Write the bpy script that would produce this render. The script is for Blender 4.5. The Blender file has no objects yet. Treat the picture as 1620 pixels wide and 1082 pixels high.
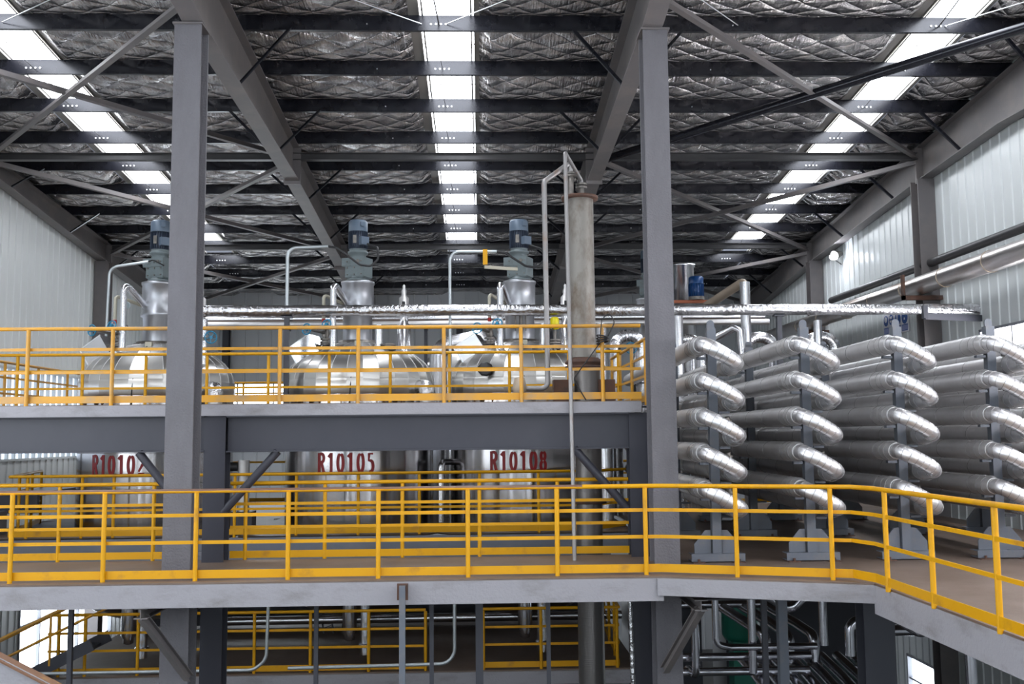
import bpy, bmesh, math, random
from mathutils import Vector, Matrix
random.seed(7)
PI = math.pi
C = bpy.context.scene.collection
sc = bpy.context.scene
# ------------------------------------------------------------------ camera
cd = bpy.data.cameras.new('camera'); cam = bpy.data.objects.new('camera', cd); C.objects.link(cam)
cd.sensor_width = 36.0; cd.lens = 36.0 * 1566 / 1620; cd.clip_start = 0.05; cd.clip_end = 300
R0 = ((0.99945130, -0.00632564, 0.03251283), (-0.03176514, 0.09506945, 0.99496371), (-0.00938476, -0.99545054, 0.09481635))
M4 = Matrix.Identity(4)
for i in range(3):
    M4[i][0] = R0[i][0]; M4[i][1] = -R0[i][1]; M4[i][2] = -R0[i][2]
M4[2][3] = 1.7
cam.matrix_world = M4
sc.camera = cam
# ------------------------------------------------------------------ look, world, light
sc.view_settings.view_transform = 'Standard'; sc.view_settings.look = 'None'
sc.view_settings.exposure = 0.0; sc.view_settings.gamma = 1.0; sc.view_settings.use_curve_mapping = False
SKY_E = 13.0        # daylight through the translucent roof strips
WIN_E = 7.0         # glow of the wall windows, seen and added ones
BAND_E = 1.5        # glow of the ribbed band low in the left wall
wd = bpy.data.worlds.new('overcast'); sc.world = wd; wd.use_nodes = True
wd.node_tree.nodes['Background'].inputs[0].default_value = (0.75, 0.82, 1.0, 1)
wd.node_tree.nodes['Background'].inputs[1].default_value = 0.4
try:
    cy = sc.cycles
    cy.use_denoising = True; cy.max_bounces = 7; cy.diffuse_bounces = 4; cy.glossy_bounces = 4
    cy.sample_clamp_indirect = 4.0; cy.caustics_reflective = False; cy.caustics_refractive = False
    cy.blur_glossy = 0.6
except Exception:
    pass

# ------------------------------------------------------------------ materials
def mat(name, col, rough=0.5, metal=0.0, bump=None, var=None, emit=None, estr=1.0, spec=None):
    m = bpy.data.materials.new(name); m.use_nodes = True
    nt = m.node_tree; N = nt.nodes; L = nt.links; b = N['Principled BSDF']
    b.inputs['Base Color'].default_value = (*col, 1); b.inputs['Roughness'].default_value = rough
    b.inputs['Metallic'].default_value = metal
    if spec is not None: b.inputs['Specular IOR Level'].default_value = spec
    if emit:
        b.inputs['Emission Color'].default_value = (*emit, 1); b.inputs['Emission Strength'].default_value = estr
    tc = N.new('ShaderNodeTexCoord')
    m['tc'] = 1
    if var:      # (scale, colour2, low, high, stretch)
        s, c2, lo, hi = var[:4]; st = var[4] if len(var) > 4 else (1, 1, 1)
        mp = N.new('ShaderNodeMapping'); mp.inputs['Scale'].default_value = st; L.new(tc.outputs['Object'], mp.inputs[0])
        n = N.new('ShaderNodeTexNoise'); n.inputs['Scale'].default_value = s; n.inputs['Detail'].default_value = 6; n.inputs['Roughness'].default_value = .65
        L.new(mp.outputs[0], n.inputs['Vector'])
        r = N.new('ShaderNodeValToRGB'); r.color_ramp.elements[0].position = lo; r.color_ramp.elements[1].position = hi
        r.color_ramp.elements[0].color = (*col, 1); r.color_ramp.elements[1].color = (*c2, 1)
        L.new(n.outputs['Fac'], r.inputs[0]); L.new(r.outputs[0], b.inputs['Base Color'])
    if bump:     # (scale, strength, stretch)
        s, k = bump[:2]; st = bump[2] if len(bump) > 2 else (1, 1, 1)
        mp = N.new('ShaderNodeMapping'); mp.inputs['Scale'].default_value = st; L.new(tc.outputs['Object'], mp.inputs[0])
        n = N.new('ShaderNodeTexNoise'); n.inputs['Scale'].default_value = s; n.inputs['Detail'].default_value = 4
        L.new(mp.outputs[0], n.inputs['Vector'])
        bp = N.new('ShaderNodeBump'); bp.inputs['Strength'].default_value = k; bp.inputs['Distance'].default_value = 0.02
        L.new(n.outputs['Fac'], bp.inputs['Height']); L.new(bp.outputs[0], b.inputs['Normal'])
    return m

M = {}
M['column'] = mat('rough_grey_fireproof_paint', (.162, .157, .173), .75, 0, bump=(38, .55), var=(1.3, (.122, .117, .126), .42, .72, (1, 1, .35)))
M['steel'] = mat('grey_primer_steel', (.150, .138, .140), .5, 0, var=(1.7, (.20, .175, .165), .45, .75))
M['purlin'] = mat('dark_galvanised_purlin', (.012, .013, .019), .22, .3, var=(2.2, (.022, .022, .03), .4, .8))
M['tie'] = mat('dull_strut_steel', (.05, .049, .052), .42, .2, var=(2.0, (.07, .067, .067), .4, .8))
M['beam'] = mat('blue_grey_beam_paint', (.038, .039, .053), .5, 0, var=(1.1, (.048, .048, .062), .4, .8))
M['fascia'] = mat('light_grey_fascia_paint', (.32, .31, .335), .65, 0, bump=(30, .35), var=(1.8, (.21, .20, .20), .5, .8, (1, 1, 2.5)))
M['yellow'] = mat('worn_yellow_rail_paint', (.68, .335, .002), .42, 0, var=(3.2, (.40, .19, .03), .56, .80), spec=.35)
M['yellow_pale'] = mat('faded_yellow_rail_paint', (.66, .315, .02), .45, 0, var=(2.4, (.42, .27, .13), .46, .72))
M['rusttop'] = mat('worn_brown_rail_paint', (.20, .10, .055), .5, .1, var=(4, (.42, .21, .03), .52, .7, (.4, 1, 1)))
M['deck'] = mat('brown_chequered_deck_plate', (.135, .093, .070), .5, 0, bump=(60, .25), var=(.9, (.21, .155, .125), .4, .75))
M['alu'] = mat('aluminium_cladding', (.70, .69, .695), .46, .85, bump=(2.0, .08), var=(1.6, (.56, .54, .53), .45, .75))
M['darkpipe'] = mat('glossy_pipe_cladding', (.62, .62, .67), .2, 1.0, bump=(2, .05))
M['alu_bend'] = mat('clean_aluminium_bend', (.78, .775, .79), .40, 1.0, bump=(3, .03))
M['alu_bright'] = mat('bright_aluminium_cladding', (.74, .74, .77), .24, 1.0, bump=(2.5, .10))
M['seam'] = mat('cladding_seam', (.28, .27, .27), .4, 1.0)
M['stainless'] = mat('polished_stainless_shell', (.40, .39, .395), .17, 1.0, bump=(1.1, .5, (2.2, 2.2, .28)))
M['dome'] = mat('polished_dome_cladding', (.66, .65, .63), .30, 1.0, bump=(1.2, .16), var=(.9, (.52, .49, .45), .5, .8))
M['skirt'] = mat('satin_steel_skirt', (.42, .43, .46), .38, .9, bump=(2, .04))
M['foilwrap'] = mat('crinkled_foil_wrap', (.62, .62, .64), .2, 1.0, bump=(16, 1.0), var=(7, (.45, .44, .45), .45, .7))
M['ducts'] = mat('weathered_steel_stack', (.25, .235, .215), .5, .5, var=(3.4, (.12, .088, .062), .48, .72, (1, 1, .5)), bump=(6, .1))
M['ductlow'] = mat('brushed_steel_stack', (.17, .16, .155), .38, .85, bump=(14, .2, (.3, .3, 5)))
M['galv'] = mat('galvanised_conduit', (.50, .54, .56), .38, .7)
M['greypipe'] = mat('weathered_grey_pipe', (.30, .29, .29), .45, .5, var=(5, (.28, .18, .13), .55, .75, (1, 1, .5)))
M['rust'] = mat('rusty_steel', (.115, .055, .035), .75, .1, var=(6, (.06, .04, .035), .4, .7))
M['motor'] = mat('dark_blue_motor_paint', (.038, .052, .082), .4, .1)
M['motorcap'] = mat('grey_blue_motor_paint', (.115, .155, .21), .42, .1)
M['gear'] = mat('grey_green_gearbox_paint', (.155, .19, .20), .45, .1, var=(5, (.11, .13, .135), .5, .8))
M['bluemotor'] = mat('bright_blue_motor_paint', (.01, .06, .20), .3, .1)
M['cable'] = mat('black_cable', (.012, .012, .014), .45)
M['wheel'] = mat('blue_handwheel_paint', (.012, .20, .36), .35)
M['valve'] = mat('dull_valve_metal', (.16, .15, .14), .4, .7, var=(9, (.25, .23, .21), .4, .7))
M['cream'] = mat('cream_pipe_paint', (.50, .47, .38), .45)
M['red'] = mat('red_mark', (.50, .02, .015), .5)
M['letter'] = mat('red_stencil_paint', (.24, .006, .008), .45)
M['orange'] = mat('orange_steel_paint', (.42, .11, .04), .5)
M['signyellow'] = mat('yellow_transmitter_paint', (.72, .62, .0), .35)
M['wall'] = mat('pale_ribbed_wall_sheet', (.76, .79, .79), .27, 0, var=(.35, (.70, .73, .735), .4, .7, (1, 1, .3)))
M['wallfar'] = mat('grey_ribbed_wall_sheet', (.60, .62, .65), .4)
M['rib'] = mat('wall_sheet_rib', (.50, .53, .54), .3)
M['floor'] = mat('grey_concrete_floor', (.07, .068, .066), .4, 0, var=(.6, (.045, .043, .042), .4, .7))
M['frame'] = mat('pale_window_frame', (.22, .23, .26), .4)
M['flash'] = mat('roof_strip_flashing', (.42, .40, .37), .4, .5)
M['roofglow'] = mat('translucent_roof_sheet', (.8, .8, .8), .5, 0, emit=(.90, .94, 1.0), estr=SKY_E)
M['winglow'] = mat('bright_window_pane', (.8, .8, .8), .4, 0, emit=(.86, .93, 1.0), estr=WIN_E)
M['winstrong'] = mat('boosted_window_pane', (.8, .8, .8), .4, 0, emit=(.97, .96, 1.0), estr=WIN_E*2.4)  # glow raised beyond the other windows to brighten deck and pipe bank
M['bandglow'] = mat('glowing_ribbed_band', (.7, .75, .8), .4, 0, emit=(.74, .84, 1.0), estr=BAND_E)
M['lamp'] = mat('lit_lamp_face', (1, 1, 1), .4, 0, emit=(.85, .9, 1.0), estr=120)
M['black'] = mat('black_rubber', (.015, .015, .017), .5)
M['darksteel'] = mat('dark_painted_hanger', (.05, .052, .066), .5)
M['post'] = mat('blue_grey_rack_paint', (.125, .14, .17), .5, 0, var=(5, (.17, .165, .17), .5, .75))
M['concrete'] = mat('grey_blue_kerb_paint', (.17, .18, .215), .6, 0, var=(1.5, (.22, .22, .25), .45, .7))
M['signwhite'] = mat('white_sign_board', (.90, .88, .92), .4)
M['signblue'] = mat('blue_sign_ink', (.05, .13, .42), .4)
M['signpale'] = mat('pale_blue_sign_ink', (.34, .38, .66), .4)
M['green'] = mat('green_machine_paint', (.01, .16, .11), .4)
M['boltwhite'] = mat('zinc_bolt', (.85, .87, .9), .3, .6)
M['glassface'] = mat('pale_dial_face', (.62, .74, .78), .3)
M['beige'] = mat('tan_insulation_elbow', (.42, .34, .26), .5, .3)

def foil_material():
    m = bpy.data.materials.new('quilted_roof_foil'); m.use_nodes = True
    nt = m.node_tree; N = nt.nodes; L = nt.links; b = N['Principled BSDF']
    b.inputs['Metallic'].default_value = .95; b.inputs['Roughness'].default_value = .19
    tc = N.new('ShaderNodeTexCoord'); sx = N.new('ShaderNodeSeparateXYZ'); L.new(tc.outputs['Object'], sx.inputs[0])
    def mth(op, a, bb=None, c=None):
        n = N.new('ShaderNodeMath'); n.operation = op
        for i, v in enumerate((a, bb, c)):
            if v is None: continue
            if isinstance(v, (int, float)): n.inputs[i].default_value = v
            else: L.new(v, n.inputs[i])
        return n.outputs[0]
    wob = N.new('ShaderNodeTexNoise'); wob.inputs['Scale'].default_value = 1.3; L.new(tc.outputs['Object'], wob.inputs['Vector'])
    w = mth('MULTIPLY', wob.outputs['Fac'], .45)
    x = sx.outputs[0]; y = sx.outputs[1]
    u = mth('ADD', mth('MULTIPLY', x, 1.45), mth('ADD', mth('MULTIPLY', y, 2.3), w))
    v = mth('ADD', mth('MULTIPLY', x, 1.45), mth('ADD', mth('MULTIPLY', y, -2.3), w))
    au = mth('ABSOLUTE', mth('SINE', mth('MULTIPLY', u, PI))); av = mth('ABSOLUTE', mth('SINE', mth('MULTIPLY', v, PI)))
    mn = mth('MINIMUM', au, av)
    puff = mth('POWER', mn, .6)
    line = mth('LESS_THAN', mn, .035)
    mp = N.new('ShaderNodeMapping'); mp.inputs['Scale'].default_value = (30, 4, 4); mp.inputs['Rotation'].default_value = (0, 0, .5)
    L.new(tc.outputs['Object'], mp.inputs[0])
    n2 = N.new('ShaderNodeTexNoise'); n2.inputs['Scale'].default_value = 1.0; n2.inputs['Detail'].default_value = 5; L.new(mp.outputs[0], n2.inputs['Vector'])
    n3 = N.new('ShaderNodeTexNoise'); n3.inputs['Scale'].default_value = 3.0; n3.inputs['Detail'].default_value = 3; L.new(tc.outputs['Object'], n3.inputs['Vector'])
    h = mth('ADD', mth('MULTIPLY', puff, .8), mth('ADD', mth('MULTIPLY', n2.outputs['Fac'], .55), mth('MULTIPLY', n3.outputs['Fac'], 1.1)))
    bp = N.new('ShaderNodeBump'); bp.inputs['Strength'].default_value = 1.0; bp.inputs['Distance'].default_value = .075
    L.new(h, bp.inputs['Height']); L.new(bp.outputs[0], b.inputs['Normal'])
    r = N.new('ShaderNodeValToRGB'); L.new(n3.outputs['Fac'], r.inputs[0])
    r.color_ramp.elements[0].position = .35; r.color_ramp.elements[1].position = .7
    r.color_ramp.elements[0].color = (.34, .33, .34, 1); r.color_ramp.elements[1].color = (.80, .76, .73, 1)
    mx = N.new('ShaderNodeMixRGB'); L.new(line, mx.inputs[0]); L.new(r.outputs[0], mx.inputs[1]); mx.inputs[2].default_value = (.16, .15, .16, 1)
    L.new(mx.outputs[0], b.inputs['Base Color'])
    return m
M['foil'] = foil_material()

def toprail_mat():
    m = mat('yellow_rail_with_worn_top', (.80, .39, .004), .4)
    nt = m.node_tree; N = nt.nodes; L = nt.links; b = N['Principled BSDF']
    g = N.new('ShaderNodeNewGeometry'); sx = N.new('ShaderNodeSeparateXYZ'); L.new(g.outputs['Normal'], sx.inputs[0])
    n = N.new('ShaderNodeTexNoise'); n.inputs['Scale'].default_value = 2.5; n.inputs['Detail'].default_value = 6
    tc = N.new('ShaderNodeTexCoord'); L.new(tc.outputs['Object'], n.inputs['Vector'])
    a = N.new('ShaderNodeMath'); a.operation = 'ADD'; L.new(sx.outputs[2], a.inputs[0]); L.new(n.outputs['Fac'], a.inputs[1])
    r = N.new('ShaderNodeValToRGB'); r.color_ramp.elements[0].position = .52; r.color_ramp.elements[1].position = .62
    r.color_ramp.elements[0].color = (.74, .35, .006, 1); r.color_ramp.elements[1].color = (.165, .085, .055, 1)
    L.new(a.outputs[0], r.inputs[0]); L.new(r.outputs[0], b.inputs['Base Color'])
    return m
M['toprail'] = toprail_mat()

# ------------------------------------------------------------------ mesh helpers
class MB:
    def __init__(s): s.v = []; s.f = []; s.sm = []
    def add(s, vs, fs, smooth=False):
        o = len(s.v); s.v += [tuple(a) for a in vs]
        for f in fs: s.f.append(tuple(i + o for i in f)); s.sm.append(smooth)
        return s
    def box(s, x0, x1, y0, y1, z0, z1, mtx=None):
        vs = [Vector((x, y, z)) for z in (z0, z1) for y in (y0, y1) for x in (x0, x1)]
        if mtx: vs = [mtx @ v for v in vs]
        return s.add(vs, [(0, 2, 3, 1), (4, 5, 7, 6), (0, 1, 5, 4), (2, 6, 7, 3), (0, 4, 6, 2), (1, 3, 7, 5)])
    def frame(s, p0, p1, up=(0, 0, 1)):
        p0 = Vector(p0); p1 = Vector(p1); d = (p1 - p0).normalized(); up = Vector(up)
        if abs(d.dot(up)) > .98: up = Vector((0, 1, 0))
        a = d.cross(up).normalized(); b = a.cross(d).normalized()
        return p0, p1, a, b
    def bar(s, p0, p1, w, h, up=(0, 0, 1)):
        return s.extr([(-w/2, -h/2), (w/2, -h/2), (w/2, h/2), (-w/2, h/2)], p0, p1, up)
    def extr(s, poly, p0, p1, up=(0, 0, 1)):
        p0, p1, a, b = s.frame(p0, p1, up); n = len(poly)
        vs = [p0 + a*x + b*y for x, y in poly] + [p1 + a*x + b*y for x, y in poly]
        fs = [(i, (i+1) % n, n+(i+1) % n, n+i) for i in range(n)] + [tuple(range(n))[::-1], tuple(range(n, 2*n))]
        return s.add(vs, fs)
    def ibeam(s, p0, p1, w, h, tf=.014, tw=.01, up=(0, 0, 1)):
        a, b, c, d = w/2, h/2, tw/2, h/2 - tf
        return s.extr([(-a, -b), (a, -b), (a, -d), (c, -d), (c, d), (a, d), (a, b), (-a, b), (-a, d), (-c, d), (-c, -d), (-a, -d)], p0, p1, up)
    def channel(s, p0, p1, w, h, t=.008, up=(0, 0, 1)):     # web on the +a side
        return s.extr([(w/2, -h/2), (-w/2, -h/2), (-w/2, -h/2+t), (w/2-t, -h/2+t), (w/2-t, h/2-t), (-w/2, h/2-t), (-w/2, h/2), (w/2, h/2)], p0, p1, up)
    def angle(s, p0, p1, w, t=.007, up=(0, 0, 1)):
        return s.extr([(0, 0), (w, 0), (w, t), (t, t), (t, w), (0, w)], p0, p1, up)
    def tube(s, pts, r, seg=14, caps=True, jit=0.0, step=None, smooth=True):
        pts = [Vector(p) for p in pts]
        if step:
            q = [pts[0]]
            for a, b in zip(pts, pts[1:]):
                n = max(1, int((b-a).length/step))
                for k in range(1, n+1): q.append(a.lerp(b, k/n))
            pts = q
        n = len(pts); R = r if isinstance(r, (list, tuple)) else [r]*n
        tg = []
        for i in range(n):
            a = pts[max(0, i-1)]; b = pts[min(n-1, i+1)]; tg.append((b-a).normalized())
        up = Vector((0, 0, 1)) if abs(tg[0].z) < .9 else Vector((0, 1, 0))
        a = tg[0].cross(up).normalized(); vs = []
        for i in range(n):
            t = tg[i]; a = (a - t*a.dot(t)).normalized(); b = t.cross(a)
            k = 1.0
            if 0 < i < n-1:
                c = (pts[i]-pts[i-1]).normalized().dot((pts[i+1]-pts[i]).normalized()); k = 1/max(.5, math.sqrt((1+c)/2))
            for j in range(seg):
                an = 2*PI*j/seg; rr = R[i]*(1+(random.uniform(-jit, jit) if jit else 0))
                vs.append(pts[i] + (a*math.cos(an) + b*math.sin(an))*rr)
        fs = [(i*seg+j, i*seg+(j+1) % seg, (i+1)*seg+(j+1) % seg, (i+1)*seg+j) for i in range(n-1) for j in range(seg)]
        s.add(vs, fs, smooth)
        if caps:
            s.add(vs[:seg], [tuple(range(seg))[::-1]]); s.add(vs[-seg:], [tuple(range(seg))])
        return s
    def cyl(s, x, y, z0, z1, r, seg=24): return s.tube([(x, y, z0), (x, y, z1)], r, seg)
    def lathe(s, prof, x, y, seg=48, split=False, ph=0.0, smooth=True):
        n = len(prof)
        if split:
            for j in range(seg):
                vs = []
                for an in (2*PI*j/seg+ph, 2*PI*(j+1)/seg+ph):
                    vs += [(x+r*math.cos(an), y+r*math.sin(an), z) for r, z in prof]
                s.add(vs, [(i, n+i, n+i+1, i+1) for i in range(n-1)], True)
        else:
            vs = [(x+r*math.cos(2*PI*j/seg+ph), y+r*math.sin(2*PI*j/seg+ph), z) for j in range(seg) for r, z in prof]
            s.add(vs, [(j*n+i, ((j+1) % seg)*n+i, ((j+1) % seg)*n+i+1, j*n+i+1) for j in range(seg) for i in range(n-1)], smooth)
        return s
    def ring(s, c, d, r, R, seg=18):       # flat bead around an axis (flange / band), d = axis vector with the thickness as length
        c = Vector(c); d = Vector(d)
        return s.tube([c-d/2, c+d/2], R, seg)
    def torus(s, c, nrm, R, r, seg=20, sg=6):
        c = Vector(c); nrm = Vector(nrm).normalized(); up = Vector((0, 0, 1)) if abs(nrm.z) < .9 else Vector((1, 0, 0))
        a = nrm.cross(up).normalized(); b = nrm.cross(a); vs = []
        for i in range(seg):
            t = 2*PI*i/seg; d = a*math.cos(t)+b*math.sin(t)
            for j in range(sg):
                q = 2*PI*j/sg; vs.append(c + d*(R+r*math.cos(q)) + nrm*(r*math.sin(q)))
        s.add(vs, [(i*sg+j, i*sg+(j+1) % sg, ((i+1) % seg)*sg+(j+1) % sg, ((i+1) % seg)*sg+j) for i in range(seg) for j in range(sg)], True)
        return s
    def poly(s, pts, z0, z1):
        n = len(pts)
        vs = [(x, y, z0) for x, y in pts] + [(x, y, z1) for x, y in pts]
        return s.add(vs, [tuple(range(n))[::-1], tuple(range(n, 2*n))] + [(i, (i+1) % n, n+(i+1) % n, n+i) for i in range(n)])

def bend(pts, r, n=6):
    """round the corners of a polyline"""
    P = [Vector(p) for p in pts]; out = [P[0]]
    for i in range(1, len(P)-1):
        a = (P[i-1]-P[i]); b = (P[i+1]-P[i]); la, lb = a.length, b.length; a.normalize(); b.normalize()
        ang = a.angle(b); t = min(r/math.tan(ang/2), la*.49, lb*.49); rr = t*math.tan(ang/2)
        s0 = P[i]+a*t; s1 = P[i]+b*t; cdir = (a+b).normalized(); c = P[i]+cdir*(rr/math.sin(ang/2))
        u = (s0-c); w = (s1-c); tot = u.angle(w)
        for k in range(n+1):
            f = k/n; sn = math.sin(tot)
            out.append(c + (u*math.sin((1-f)*tot)+w*math.sin(f*tot))/sn if sn > 1e-5 else s0.lerp(s1, f))
    out.append(P[-1]); return out

LOC = {}
def link(name, mb, m, parent=None, shift=True):
    me = bpy.data.meshes.new(name)
    off = LOC.get(parent.name, Vector((0, 0, 0))) if parent else Vector((0, 0, 0))
    me.from_pydata([tuple(Vector(v)-off) for v in mb.v], [], mb.f)
    me.polygons.foreach_set('use_smooth', mb.sm)
    me.materials.append(M[m] if isinstance(m, str) else m); me.update()
    bm = bmesh.new(); bm.from_mesh(me); bmesh.ops.recalc_face_normals(bm, faces=bm.faces); bm.to_mesh(me); bm.free()
    o = bpy.data.objects.new(name, me); C.objects.link(o)
    if parent: o.parent = parent; LOC[o.name] = off
    return o
def tag(o, label, cat, group=None):
    o['label'] = label; o['category'] = cat
    if group: o['group'] = group
    return o
def thing(name, label, cat, loc=(0, 0, 0), group=None):
    o = bpy.data.objects.new(name, None); C.objects.link(o); o.location = loc; o.empty_display_size = .1
    LOC[o.name] = Vector(loc); return tag(o, label, cat, group)
def single(name, mb, m, label, cat, group=None):
    c = Vector((sum(v[0] for v in mb.v)/len(mb.v), sum(v[1] for v in mb.v)/len(mb.v), min(v[2] for v in mb.v)))
    mb.v = [tuple(Vector(v)-c) for v in mb.v]
    o = link(name, mb, m); o.location = c; return tag(o, label, cat, group)
def struct(name, mb, m, parent=None):
    o = link(name, mb, m, parent)
    if not parent: o['kind'] = 'structure'
    return o
def dup(root, loc, label, group=None):
    r = root.copy(); C.objects.link(r); r.location = loc; r['label'] = label
    if group: r['group'] = group
    for ch in list(root.children):
        c = ch.copy(); C.objects.link(c); c.parent = r
        for g in ch.children:
            d = g.copy(); C.objects.link(d); d.parent = c
    return r
ORD = ['first', 'second', 'third', 'fourth', 'fifth', 'sixth', 'seventh', 'eighth', 'ninth', 'tenth', 'eleventh', 'twelfth', 'thirteenth', 'fourteenth', 'fifteenth']

# ------------------------------------------------------------------ building constants
XL, XR = -10.5, 9.6; YB, YF = -9.0, 34.4; FZ = -5.6
XA, XC = -3.87, 2.42                      # the two rows of columns
SL = 0.0894
def zp(y): return 9.55 - SL*y            # underside of the purlins
def zroof(y): return zp(y) + .29
STRIPS = [(-8.15, -7.25), (-.94, -.06), (7.25, 8.15)]
PP = 1.572
PY = [15.36 + PP*k for k in range(12)]
TIEY = [20.3, 27.4]

# ------------------------------------------------------------------ setting: floor, walls, ceiling, windows
struct('floor', MB().box(XL, XR, YB, YF, FZ-.15, FZ), 'floor')
def wall(name, axis, c, a0, a1, z0, ztop, wins, mtl, inward, step=.33):
    """ribbed sheet wall with window openings; axis 'x' = plane x=c running along y"""
    mb = MB(); cuts = sorted(set([a0, a1] + [w[0] for w in wins] + [w[1] for w in wins]))
    def P(a, z, off=0): return (c+inward*off, a, z) if axis == 'x' else (a, c+inward*off, z)
    def spans(a):
        zz = [(z0, ztop(a))]
        for w in wins:
            if w[0] <= a <= w[1]:
                nz = []
                for lo, hi in zz:
                    if w[2] > lo: nz.append((lo, min(hi, w[2])))
                    if w[3] < hi: nz.append((max(lo, w[3]), hi))
                zz = nz
        return zz
    for s0, s1 in zip(cuts, cuts[1:]):
        for lo, hi in spans((s0+s1)/2):
            h0 = ztop(s0) if hi == ztop((s0+s1)/2) else hi; h1 = ztop(s1) if hi == ztop((s0+s1)/2) else hi
            vs = [P(s0, lo), P(s1, lo), P(s1, h1), P(s0, h0), P(s0, lo, -.12), P(s1, lo, -.12), P(s1, h1, -.12), P(s0, h0, -.12)]
            mb.add(vs, [(0, 1, 2, 3), (7, 6, 5, 4), (0, 4, 5, 1), (3, 2, 6, 7), (1, 5, 6, 2), (0, 3, 7, 4)])
    a = a0+.12
    while a < a1-.1:
        for lo, hi in spans(a):
            vs = [P(a-.03, lo), P(a-.012, lo, .022), P(a+.012, lo, .022), P(a+.03, lo), P(a-.03, hi), P(a-.012, hi, .022), P(a+.012, hi, .022), P(a+.03, hi)]
            mb.add(vs, [(0, 1, 5, 4), (1, 2, 6, 5), (2, 3, 7, 6)])
        a += step
    return struct(name, mb, mtl)
WL = [(16.5, 27.5, 1.25, 3.35), (23.3, 29.0, -3.7, -1.35), (-4.0, 13.0, 1.0, 4.2)]  # last window is unseen, added to light the right wall
WR = [(4.0, 18.6, 2.15, 3.65), (20.9, 22.6, -4.3, -3.25), (-6.0, 3.0, 1.5, 3.8)]  # first runs on unseen to light the deck, last is added unseen fill
WF = [(-9.6, -5.9, 1.25, 3.62), (-3.6, 3.4, -4.2, -2.6), (-9.0, -6.5, -4.4, -2.6)]
WB_FILL = [(-9.0, -7.8, -1.5, 6.0), (-3.7, -3.0, -3.5, 6.5), (.3, .9, -3.5, 6.5), (4.4, 5.2, -3.5, 6.5), (7.6, 8.8, -1.5, 6.0)]  # unseen back windows, added for fill and highlights on the vessels
top = lambda y: zroof(y)+.12 if y > 2 else zroof(2)+.12-SL*(2-y)
wall('wall_left', 'x', XL, YB, YF, FZ, top, WL, 'wall', 1)
wall('wall_right', 'x', XR, YB, YF, FZ, top, WR, 'wall', -1)
wall('wall_far', 'y', YF, XL, XR, FZ, lambda x: zroof(YF)+.1, WF, 'wallfar', -1, .45)
wall('wall_back', 'y', YB, XL, XR, FZ, lambda x: top(YB), WB_FILL, 'wall', 1, .45)
wn = 0
def window(axis, c, w, glow, inward, bars=1.1, ribs=False):
    global wn; wn += 1
    mb = MB(); a0, a1, z0, z1 = w
    def B(m, p0, p1, q0, q1, o0, o1):
        lo, hi = sorted((c+inward*o0, c+inward*o1))
        return m.box(lo, hi, p0, p1, q0, q1) if axis == 'x' else m.box(p0, p1, lo, hi, q0, q1)
    B(mb, a0, a1, z0, z1, -.11, -.09)
    o = struct('window_%d' % wn, mb, glow)
    f = MB(); t = .05
    B(f, a0, a1, z0, z0+t, -.08, .03); B(f, a0, a1, z1-t, z1, -.08, .03); B(f, a0, a0+t, z0, z1, -.08, .03); B(f, a1-t, a1, z0, z1, -.08, .03)
    n = max(1, int((a1-a0)/bars))
    for k in range(1, n):
        a = a0+(a1-a0)*k/n; B(f, a-.02, a+.02, z0, z1, -.08, .0)
    if not ribs: B(f, a0, a1, (z0+z1)/2-.02, (z0+z1)/2+.02, -.08, .0)
    struct('window_frame', f, 'frame' if not ribs else 'rib', o)
window('x', XL, WL[0], 'bandglow', 1, .33, True); window('x', XL, WL[1], 'winglow', 1); window('x', XL, WL[2], 'winglow', 1)  # first pane is the glowing ribbed band of the wall
for k, w in enumerate(WR): window('x', XR, w, 'winglow' if k else 'winstrong', -1)
for w in WF: window('y', YF, w, 'winglow', -1)
for w in WB_FILL: window('y', YB, w, 'winglow', 1, 1.2)

# ceiling of quilted foil, sagging between the purlins
def fy(y):    # roof height over the whole span
    return zroof(y) if y >= 2 else zroof(2)-SL*(2-y)
def ceiling():
    mb = MB(); edges = [XL] + [e for a, b in STRIPS for e in (a-.17, b+.08)] + [XR]
    ys = []; y = YB
    while y < YF: ys.append(y); y += .1265
    ys.append(YF)
    for s0, s1 in ((edges[0], edges[1]), (edges[2], edges[3]), (edges[4], edges[5]), (edges[6], edges[7])):
        nx = max(2, int((s1-s0)/.2)); vs = []
        for y in ys:
            t = ((y-PY[0])/PP) % 1.0
            for i in range(nx+1):
                x = s0+(s1-s0)*i/nx
                e = min(1, min(x-s0, s1-x)/.25+.15)
                sag = -.20*(1-abs(2*t-1)**3.2)*e if 0 < t < 1 else 0
                vs.append((x, y, fy(y)+sag+(.014*math.sin(5.1*x+3.3*y)+.012*math.sin(9.7*x-7*y))*e*math.sin(PI*t)))
        k = nx+1
        mb.add(vs, [(j*k+i, j*k+i+1, (j+1)*k+i+1, (j+1)*k+i) for j in range(len(ys)-1) for i in range(nx)], True)
    for a, b in STRIPS: mb.add([(a-.17, 29.3, fy(29.3)), (b+.08, 29.3, fy(29.3)), (b+.08, YF, fy(YF)), (a-.17, YF, fy(YF))], [(0, 1, 2, 3)])
    return struct('ceiling', mb, 'foil')
ceiling()
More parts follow.
